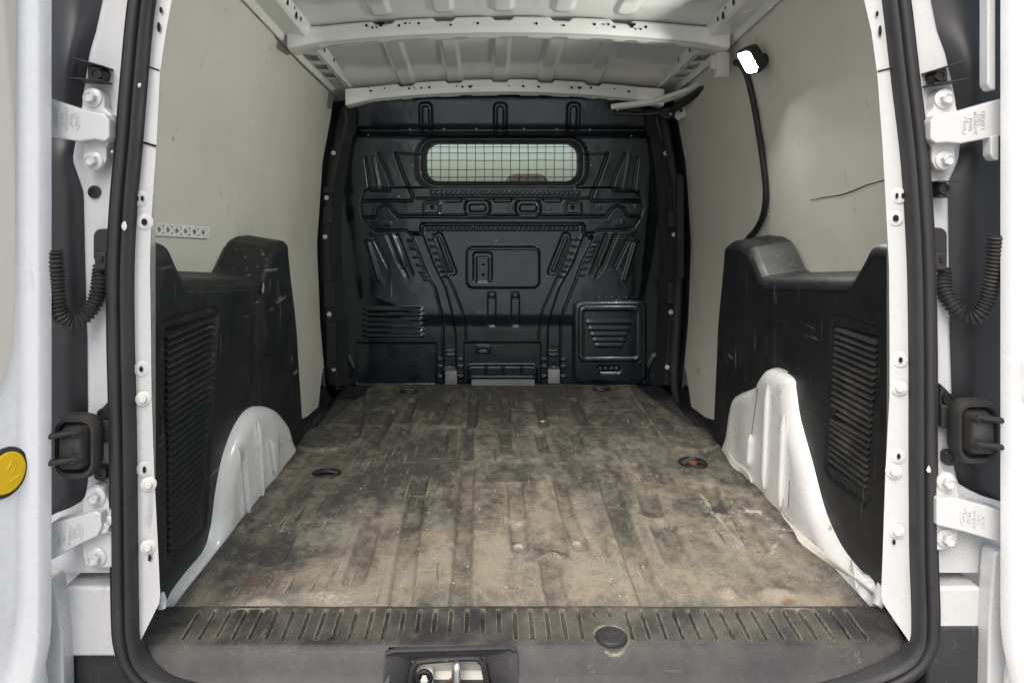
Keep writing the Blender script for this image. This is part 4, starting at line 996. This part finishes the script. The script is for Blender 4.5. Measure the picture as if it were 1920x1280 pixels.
keep = ~((PXs > 727) & (PXs < 968) & (kk[:, None] > 5.2))
top = np.clip(sstep(-.112, -.09, YY), .35, 1)
sill = grid_obj('sill_plate', np.stack([X, YY, ZZ + R.H], -1), SILL, VAN, keep, dict(top=np.broadcast_to(top, X.shape), edge=np.clip(E.H, 0, 1)), sharp=60)
cap = inst(lathe_mesh('cap', [(.0250, 0), (.0245, .003), (.022, .005), (.005, .0055)], SILL, 28), 'cap', sill, (capc[0], capc[1], .0085), (-math.pi / 2, 0, 0))
box('cap_key', capc[0] - .014, capc[0] + .014, capc[1] - .0025, capc[1] + .0025, .0085, .0155, SILL, sill, .001)
# recess for the latch
def pk(x, y, Y): return U(x, y, Y)
pocket = mesh_obj('latch_recess', [pk(722, 1222, -.112), pk(968, 1214, -.112), pk(975, 1330, -.14), pk(715, 1330, -.14),
                                  pk(772, 1238, -.102), pk(908, 1231, -.102), pk(925, 1330, -.098), pk(762, 1330, -.098)],
                  [(0, 1, 5, 4), (1, 2, 6, 5), (3, 0, 4, 7)], SMOOTHS, VAN, sharp=10)
m = pocket.modifiers.new('s', 'SOLIDIFY'); m.thickness = .003; m.offset = 1
m = pocket.modifiers.new('b', 'BEVEL'); m.width = .002; m.segments = 2
rim = [(766, 1330), (772, 1262), (780, 1245), (794, 1238), (886, 1232), (900, 1238), (908, 1252), (921, 1330)]
tube('rim', [pk(x, y, -.106) for x, y in [(v.x, v.y) for v in catmull([(a, b, 0) for a, b in rim], 4)]], .005, SILL, pocket, 8)
tube('lip', [pk(724, 1224, -.113), pk(740, 1219, -.113), pk(850, 1216, -.113), pk(955, 1213, -.113), pk(967, 1218, -.113)], .004, SILL, pocket, 8)
LATW = mat_white('grimy white metal', (.62, .61, .56), .4, .8, True, .1, (.25, .20, .13))
mesh_obj('latch_shelf', [pk(768, 1236, -.1005), pk(912, 1229, -.1005), pk(914, 1256, -.084), pk(766, 1258, -.084), pk(940, 1400, -.125), pk(740, 1400, -.125)], [(0, 1, 2, 3), (3, 2, 4, 5)], LATW, pocket, sharp=10)
st = [pk(853, 1290, -.085), pk(853, 1262, -.100), pk(855, 1248, -.110), pk(857, 1250, -.120), pk(857, 1290, -.126)]
tube('striker', catmull(st, 5), .0055, STEEL, pocket, 10)
inst(lathe_mesh('rust_stain', [(.022, 0), (.018, .001), (.010, .0015)], RUST, 14), 'rust_stain', pocket, pk(853, 1276, -.092), scale=(.5, 1, .28))
lk = prism_px('lock_plate', rrect(796, 1275, 32, 40, 8), -.104, -.088, WPLAST, pocket, .001)
ringp = [pk(795 + 13 * math.cos(a), 1270 + 13 * math.sin(a), -.106) for a in np.linspace(0, 2 * math.pi, 24)]
tube('lock_ring', ringp, .0035, SMOOTHP, pocket, 8); prism_px('lock_hole', rrect(795, 1270, 20, 20, 9.9), -.1047, -.102, HOLE, pocket, 0)
prism_px('lock_tongue', [(787, 1280), (792, 1266), (799, 1266), (804, 1280)], -.107, -.1045, WPLAST, pocket, .001)
for s in (-1, 1):
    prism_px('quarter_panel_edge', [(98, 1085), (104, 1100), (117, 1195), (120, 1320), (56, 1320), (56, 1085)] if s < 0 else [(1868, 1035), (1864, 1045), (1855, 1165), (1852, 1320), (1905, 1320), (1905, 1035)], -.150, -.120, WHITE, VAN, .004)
# bumper
bmp = box('rear_bumper', -.80, .80, -.20, .0, -.45, -.052, BUMPER, VAN, .012, 3)
for s in (-1, 1):
    xa, xb = (116, 250) if s < 0 else (1728, 1853); yt = 1196 if s < 0 else 1160
    a = U(xa, yt, -.112); b = U(xb, yt, -.112); x0, x1 = sorted((a[0], b[0]))
    box('bumper_end', x0, x1, -.1135 if s < 0 else -.1275, -.03, -.30, a[2], BUMPER, bmp, .008, 3)
# ------------------------------------------------------------------ hinges
bolt_w = lathe_mesh('bolt', [(.0145, 0), (.0145, .002), (.0125, .0035), (.0088, .004), (.0085, .0115), (.007, .013), (.0065, .0115), (.002, .0112)], WHITE, 24, (3, 4, 5))
def text_mesh(body, size, depth):
    cu = bpy.data.curves.new('lettering', 'FONT'); cu.body = body; cu.size = size; cu.extrude = depth; cu.align_x = 'CENTER'; cu.align_y = 'CENTER'; cu.resolution_u = 2
    o = bpy.data.objects.new('tmp', cu); COL.objects.link(o); dg = bpy.context.evaluated_depsgraph_get()
    me = bpy.data.meshes.new_from_object(o.evaluated_get(dg)); bpy.data.objects.remove(o); me.materials.clear(); me.materials.append(WHITE); me.name = 'lettering'; return me
def hinge(s, plate, armp, bolts, txt, logo, size, slope):
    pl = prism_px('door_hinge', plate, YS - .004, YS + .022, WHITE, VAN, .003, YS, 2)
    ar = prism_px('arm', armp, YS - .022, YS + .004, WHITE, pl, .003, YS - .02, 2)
    for x, y in bolts: inst(bolt_w, 'bolt', pl, U(x, y, YS - .004), (0, random.random(), 0))
    rot = math.radians(90) if s < 0 else math.radians(-90)
    for t, x, y, k in txt:
        me = text_mesh(t, size * k, .0008); p = U(x, y, YS - .0224)
        o = inst(me, 'lettering', pl, p); o.rotation_euler = (Matrix.Rotation(math.radians(90), 4, 'X') @ Matrix.Rotation(rot + slope, 4, 'Z')).to_euler()
    x, y = logo; p = U(x, y, YS - .0224)
    pts = [(p[0] +   .0050 * math.cos(a), p[1], p[2] + .0125 * math.sin(a)) for a in np.linspace(0, 2 * math.pi, 30)]
    tube('emblem_ring', pts, .0008, WHITE, pl, 6)
    me = text_mesh('Ford', .0075, .0007); o = inst(me, 'emblem', pl, p); o.rotation_euler = (Matrix.Rotation(math.radians(90), 4, 'X') @ Matrix.Rotation(rot, 4, 'Z')).to_euler()
    return pl
PLU = [(158, 183), (163, 169), (176, 163), (190, 169), (197, 184), (199, 204), (212, 216), (215, 240), (211, 262), (202, 276), (202, 300), (194, 316), (179, 322), (165, 315), (159, 300), (157, 278), (154, 262), (154, 206), (157, 198)]
M2 = lambda P_: [(1946.5 - x, y + 1) for x, y in P_]
h = hinge(-1, PLU, [(92, 184), (150, 203), (178, 211), (198, 214), (206, 226), (206, 258), (198, 266), (178, 262), (150, 266), (92, 257)], [(174, 184), (198, 244), (176, 302)],
      [('07K2013', 106, 222, 1), ('D411', 117, 222, 1), ('VPD002AD', 125, 223, .95), ('F0106', 134, 224, 1)], (143, 227), .0078, 0)
h = hinge(1, M2(PLU), [(1880, 184), (1800, 207), (1772, 212), (1752, 215), (1744, 228), (1744, 262), (1754, 270), (1772, 268), (1800, 270), (1880, 255)], [(1769, 187), (1750, 244), (1771, 301)],
      [('0W2013', 1843, 225, 1), ('D411', 1836, 224, 1), ('VPD002AC', 1828, 230, .95), ('F0106', 1819, 233, 1)], (1809, 235), .0078, 0)
PLL = [(158, 938), (164, 916), (180, 905), (196, 912), (204, 932), (212, 960), (212, 1062), (172, 1064), (160, 1054), (157, 1030), (157, 975)]
hinge(-1, PLL, [(92, 982), (150, 966), (180, 957), (190, 962), (192, 985), (184, 1004), (150, 1020), (92, 1052)], [(181, 930), (182, 1044), (202, 984)],
      [('VK0013', 112, 1012, .9), ('D411', 121, 1008, 1), ('VPD004AC', 131, 1003, .9), ('F0106', 139, 1000, 1)], (149, 996), .0072, 0)
hinge(1, [(1762, 890), (1772, 882), (1786, 888), (1792, 905), (1797, 930), (1797, 985), (1792, 1015), (1780, 1028), (1752, 1030), (1748, 900)], [(1755, 932), (1793, 932), (1884, 958), (1884, 1022), (1852, 1010), (1797, 994), (1755, 984)], [(1773, 902), (1773, 1008)],
      [('407013', 1843, 977, .9), ('D411', 1835, 973, 1), ('VPD004AC', 1826, 972, .85), ('F0106', 1817, 970, 1)], (1807, 968), .0072, 0)
# clips on the black covers, screw
cl = lathe_mesh('screw', [(.009, 0), (.009, .004), (.005, .004), (.0045, .002)], ORM, 16)
def clip(P_, legs, c):
    o = prism_px('trim_clip', P_, YS - .002, YS + .02, SMOOTHP, VAN, .002)
    for a, b in legs: prism_px('leg', [(a[0], a[1] - 2), (b[0], b[1] - 1.5), (b[0], b[1] + 1.5), (a[0], a[1] + 2)], YS - .016, YS + .045, SMOOTHP, o, .001)
    inst(cl, 'screw', o, U(*c, YS - .003)); return o
clip([(163, 121), (190, 125), (196, 137), (190, 155), (164, 150)], [((135, 109), (192, 124)), ((125, 146), (190, 151))], (181, 139))
clip([(1750, 133), (1775, 126), (1778, 152), (1753, 157), (1748, 146)], [((1751, 133), (1811, 114)), ((1753, 157), (1816, 148))], (1762, 142))
clip([(1760, 341), (1775, 340), (1778, 368), (1762, 369), (1757, 356)], [((1762, 341), (1799, 340)), ((1762, 368), (1788, 370))], (1769, 354))
sc_ = inst(lathe_mesh('trim_screw', [(.010, 0), (.0098, .003), (.005, .0035), (.0045, .002)], ORM, 18), 'trim_screw', VAN, U(178, 360, YS + .017))
# ------------------------------------------------------------------ door check rubbers and wiring hoses
for s, cx, cy in ((-1, 146, 835), (1, 1826, 807)):
    L_ = [(70, 108, 26, -.13), (82, 122, 30, -.145), (82, 122, 30, -.152), (72, 112, 27, -.160), (62, 96, 20, -.160), (56, 90, 16, -.150), (54, 86, 14, -.150), (46, 76, 10, -.158), (42, 72, 9, -.168), (36, 66, 8, -.171)]
    pad = rr_stack('door_check', cx, cy, L_, RUBBERD, VAN, sharp=50, Yref=-.15)
    for dy in (-26, 24):
        a = U(cx + s * 4, cy + dy, -.176); b = U(cx + s * 60, cy + dy + 8, -.180) if s > 0 else U(cx - 58, cy + dy + 10, -.180)
        tube('rod', [a, b], .0042, ORM, pad, 10); tube('boot', [U(cx + s * -2, cy + dy - 1, -.168), Vector(a).lerp(Vector(b), .12)], .0075, RUBBERD, pad, 10)
    xx = cx - s * 60
    prism_px('link', [(cx - s * 20, cy - 48), (xx, cy - 48), (xx, cy - 4), (cx - s * 20, cy - 4)], YS - .002, YS + .012, RUBBERD, pad, .003)
    prism_px('bracket', [(cx - s * 62, cy - 88), (cx - s * 42, cy - 68), (cx - s * 40, cy - 50), (cx - s * 64, cy - 46)] , YS + .003, YS + .016, SMOOTHP, pad, .002)
    inst(cl, 'screw', pad, U(cx - s * 49, cy - 60, YS + .002))
    prism_px('clip', rrect(cx - s * 42, cy + 52, 26, 28, 9), YS + .004, YS + .016, SMOOTHP, pad, .002); inst(cl, 'screw', pad, U(cx - s * 45, cy + 50, YS + .003))
    # hose
    if s < 0: pts = [(190, 500, -.105), (186, 535, -.118), (176, 570, -.128), (155, 595, -.14), (130, 601, -.15), (112, 585, -.16), (106, 545, -.165), (104, 500, -.17), (102, 470, -.17)]
    else: pts = [(1766, 505, -.108), (1770, 540, -.118), (1786, 572, -.13), (1810, 592, -.14), (1835, 588, -.15), (1852, 560, -.155), (1861, 520, -.16), (1866, 480, -.165), (1868, 440, -.17)]
    c = catmull([U(*p) for p in pts], 40)
    # equal arc length
    L = [0.0]
    for a, b in zip(c[:-1], c[1:]): L.append(L[-1] + (b - a).length)
    N = 300; cc = [Vector([float(np.interp(t, L, [q[k] for q in c])) for k in range(3)]) for t in np.linspace(0, L[-1], N)]
    pitch = .0058; dl = L[-1] / N
    hz = tube('wiring_hose', cc, .0115, RUBBERD, VAN, 14, rfun=lambda i: .0115 + .0017 * math.cos(2 * math.pi * i * dl / pitch) - .0004)
    q = rrect(194, 462, 40, 66, 14) if s < 0 else rrect(1757, 462, 40, 70, 14)
    pl = prism_px('socket_plate', q, YS + .006, YS + .018, RUBBERD, hz, .003); x = 187 if s < 0 else 1766
    prism_px('socket', rrect(x, 490, 22, 34, 5), YS + .0, YS + .01, RUBBERD, hz, .003)
    prism_px('tab', rrect(x + 1, 486, 7, 11, 1.5), YS - .003, YS + .002, ORM, hz, .001)
# ------------------------------------------------------------------ rear doors (open outward)
for s in (-1, 1):
    phi = math.radians(16); d = Vector((s * math.sin(phi), -math.cos(phi), 0)); nin = Vector((-s * math.cos(phi), -math.sin(phi), 0))
    zs = np.concatenate([np.linspace(1.32, .06, 46), np.linspace(.045, -.12, 22)])
    def hx(z):          # how far the hinge edge runs back along the door at each height
        return float(np.interp(-z, [-.2, -.09, -.06, -.04, -.02, 0.0, .03, .06, .12], [0, .0, .003, .008, .013, .018, .024, .032, .055]))
    base = Vector((s * .6835, -.175, 0))
    rings = []
    for z in zs:
        o_ = hx(z); q = lambda t, n_: tuple(base + d * (t + o_) + nin * n_ + Vector((0, 0, z)))
        low = float(sstep(.16, .02, z))
        shoulder = .012 + .010 * low
        r = [q(.0, -.045), q(.0, -.006), q(.002, -.001), q(.006, .0), q(.022, .0005), q(.027, -.001), q(.034 + .01 * low, -shoulder * .7), q(.045 + .01 * low, -shoulder), q(.10, -shoulder - .001), q(.30, -shoulder), q(.58, -.01), q(.60, -.045)]
        rings.append(r)
    door = loft('rear_door', rings, DOORW, VAN, sharp=50)
    # lining board of the door
    z_lo = .295
    outl = []
    for z, t0 in ((1.28, .052), (1.0, .050), (.75, .052), (.55, .053), (.50, .056), (.46, .066), (.43, .085), (.415, .11)):
        outl.append((t0, z))
    outl += [(.40, .405), (.55, .41), (.55, 1.28)]
    v = [tuple(base + d * t + nin * (-.0125 + .0) + Vector((0, 0, z))) for t, z in outl] + [tuple(base + d * t + nin * (-.0085) + Vector((0, 0, z))) for t, z in outl]
    nn_ = len(outl)
    mesh_obj('door_lining', v, [tuple(range(nn_, 2 * nn_))] + [(i, (i + 1) % nn_, nn_ + (i + 1) % nn_, nn_ + i) for i in range(nn_)], CREAM, door, bevel=.0015)
    # lower outer skin edge
    a = U(84, 1110, -.12)
    zz = np.linspace(.09, -.12, 14); r2 = []
    for z in zz:
        k = float(np.interp(-z, [-.09, -.02, .0, .12], [0, .012, .016, .018])); b0 = base + d * -.004 + nin * (-.030 + k)
        r2.append([tuple(b0 + Vector((0, .004, z)) + nin * -.02), tuple(b0 + Vector((0, .0, z))), tuple(b0 + d * .006 + Vector((0, 0, z)) + nin * .002), tuple(b0 + d * .05 + Vector((0, 0, z)) - nin * .012)])
    loft('skin_edge', r2, DOORW, door, closed=False)
    if s < 0:
        # yellow release button in its dark ring
        t_b = .0655; pz = .69 - 500 * 1.0 / F + .0
        c = base + d * t_b + nin * -.0125; zc = CZ - (886 - VY) * (c.y - CY) / F; c = Vector((c.x, c.y, zc))
        ang = math.atan2(nin.y, nin.x) + math.pi / 2
        inst(lathe_mesh('button_ring', [(.0345, 0), (.0335, .003), (.029, .0045), (.0275, .003)], RUBBER, 36), 'button_ring', door, c, (0, 0, ang))
        bt = inst(lathe_mesh('release_button', [(.0285, 0), (.0283, .004), (.027, .006), (.001, .0065)], YELLOW, 36), 'release_button', door, c, (0, 0, ang))
        YD = mk('yellow emboss', (.72, .45, .01), .4)
        e1 = Vector((math.cos(ang), math.sin(ang), 0)); e2 = Vector((0, 0, 1)); nrm = nin
        def bp(u, v_): return c + e1 * u + e2 * v_ + nrm * .0066
        for pts in ([(.0, -.014), (.018, -.007)], [(.006, -.002), (.012, .010)], [(.012, .010), (.004, .008)], [(-.002, .004), (.006, .016)]):
            tube('icon_stroke', [bp(*p_) for p_ in pts], .0009, YD, door, 6)
        chip = lathe_mesh('stud', [(.0045, 0), (.004, .0012), (.002, .0016)], DOORW, 12)
        for x, y in ((57, 814), (40, 827), (57, 843), (58, 880), (57, 919), (40, 935), (56, 948)):
            for t in np.linspace(.02, .07, 60):
                b0 = base + d * t + nin * -.0128
                if VX + (b0.x - CX) * F / (b0.y - CY) < x + .5: break
            zc = CZ - (y - VY) * (b0.y - CY) / F; inst(chip, 'stud', door, (b0.x, b0.y, zc), (0, 0, ang))
    else:
        pass
for (x, y0, y1) in ((1860, 0, 168), (1866, 255, 300)):
    prism_px('edge_trim', [(x - 8, y0 - 120 if y0 == 0 else y0), (x + 8, y0 - 120 if y0 == 0 else y0 - 4), (x + 8, y1 + 2), (x - 2, y1), (x - 8, y1 - 10)], -.155, -.135, WHITE, VAN, .003)
# ------------------------------------------------------------------ things fixed to the walls
# work lamp
c = onwall(1438, 112, 1, .0); lamp = empty('work_lamp', c)
lamp_rot = Matrix.Rotation(math.radians(-75), 3, 'Z') @ Matrix.Rotation(math.radians(33), 3, 'X')
def lp(u, v_, n_): 
    q = lamp_rot @ (Vector((u, -n_, v_)) * .74); return Vector((-.040, .0, 0)) + q
def lstack(name, layers, m_, parent):
    rings = []
    for w_, h_, r_, n_ in layers: rings.append([lp(x, y, n_) for x, y in rrect(0, 0, w_, h_, r_)])
    return loft(name, rings, m_, parent, sharp=40)
hou = lstack('housing', [(.062, .072, .016, -.026), (.078, .092, .02, -.022), (.086, .100, .022, -.008), (.086, .100, .022, .016), (.080, .094, .02, .020), (.070, .084, .018, .019), (.068, .082, .017, .004)], SMOOTHP, lamp)
lstack('lens', [(.0675, .0815, .016, .0045), (.066, .080, .016, .007), (.058, .072, .014, .008)], LENSG, lamp)
led = bpy.data.meshes.new('led')
for iu in range(3):
    for iv in range(4):
        cu, cv = (iu - 1) * .019, (iv - 1.5) * .0175
        ring = [lp(cu + .0072 * math.cos(a), cv + .0072 * math.sin(a), .0086) for a in np.linspace(0, 2 * math.pi, 12, endpoint=False)]
        mesh_obj('led', ring, [tuple(range(12))], LENS, lamp, fix=False)
tube('bracket', [lp(0, 0, -.024), Vector((.01, .0, -.0))], .012, SMOOTHP, lamp, 10)
lamp.rotation_euler = (0, 0, 0)
tag(lamp, 'lit square work lamp in black housing high on the lining below the roof rail', 'lamp')
cab = [onwall(x, y, 1, .010) for x, y in ((1378, 118), (1388, 122), (1399, 140), (1411, 185), (1421, 240), (1430, 300), (1435, 345), (1435, 380), (1428, 412), (1414, 436), (1404, 446), (1396, 460))]
cable = tube('lamp_cable', catmull(cab, 8), .0095, SMOOTHP, None, 10, flat=.8)
tag(cable, 'black cable trunking running down the lining from the work lamp', 'cable')
# white box beside the lamp
sb = tag(empty('sensor_box', U(1355, 122, .86)), 'small white plastic box on the roof rail beside the work lamp', 'sensor')
q = U(1355, 122, .86)
def sbox(name, x, y, layers, m_):
    rings = []
    for w_, h_, r_, yy in layers: rings.append([(U(a, b, .86)[0] - q[0], yy, U(a, b, .86)[2] - q[2]) for a, b in rrect(x, y, w_, h_, r_)])
    return loft(name, rings, m_, sb, sharp=40)
sbox('body', 1355, 122, [(24, 48, 4, .03), (26, 50, 5, .0), (24, 48, 5, -.008), (20, 44, 4, -.011)], WPLAST); sbox('bracket', 1341, 116, [(10, 26, 2, .03), (10, 26, 2, .006), (8, 24, 2, .004)], WPLAST)
# perforated strip on the left lining
def strip_pt(u, v_):
    x = 276 + 118 * u; y = 417 + 9 * u + 24 * v_ - 2 * u * v_; p = onwall(x, y, -1, .0050); return Vector(p)
v, f = [], []
def cell(u0, u1, v0, v1, rad):
    n_ = 16; b0 = len(v); cu, cv = (u0 + u1) / 2, (v0 + v1) / 2
    for k in range(n_):
        a = 2 * math.pi * k / n_; ca, sa = math.cos(a), math.sin(a); m_ = max(abs(ca), abs(sa))
        v.append(strip_pt(cu + (u1 - u0) / 2 * ca / m_, cv + (v1 - v0) / 2 * sa / m_)); v.append(strip_pt(cu + rad * (u1 - u0) / 2 * ca, cv + rad * (v1 - v0) / 2 * sa))
    for k in range(n_): f.append((b0 + 2 * k, b0 + 2 * ((k + 1) % n_), b0 + 2 * ((k + 1) % n_) + 1, b0 + 2 * k + 1))
U_ = 0.0; k = 0
while U_ < .97:
    if k % 2 == 0:
        cell(U_, U_ + .085, .22, .78, .72); cell(U_, U_ + .085, .0, .22, .0001); cell(U_, U_ + .085, .78, 1.0, .0001); U_ += .085
    else:
        cell(U_, U_ + .055, 0, .5, .45); cell(U_, U_ + .055, .5, 1.0, .45); U_ += .055
    k += 1
ps = mesh_obj('perforated_strip', v, f, mk('galvanised strip', (.88, .89, .86), .40, .0), None, sharp=30, fix=True)
ps.modifiers.new('s', 'SOLIDIFY').thickness = .0012
tag(ps, 'perforated galvanised metal strip fixed across the grey wall lining', 'metal strip')
# ------------------------------------------------------------------ parent transforms: everything was laid out in world space
bpy.context.view_layer.update()
for o in list(bpy.data.objects):
    if o.parent is VAN: o.matrix_parent_inverse = Matrix.Translation((0, -.6, .62))
    elif o.parent is not None and o.parent.type == 'MESH': pass
bpy.context.view_layer.update()
tris = 0
for o in bpy.data.objects:
    if o.type == 'MESH': tris += sum(len(p.vertices) - 2 for p in o.data.polygons)
print('objects', len(bpy.data.objects), 'tris', tris)
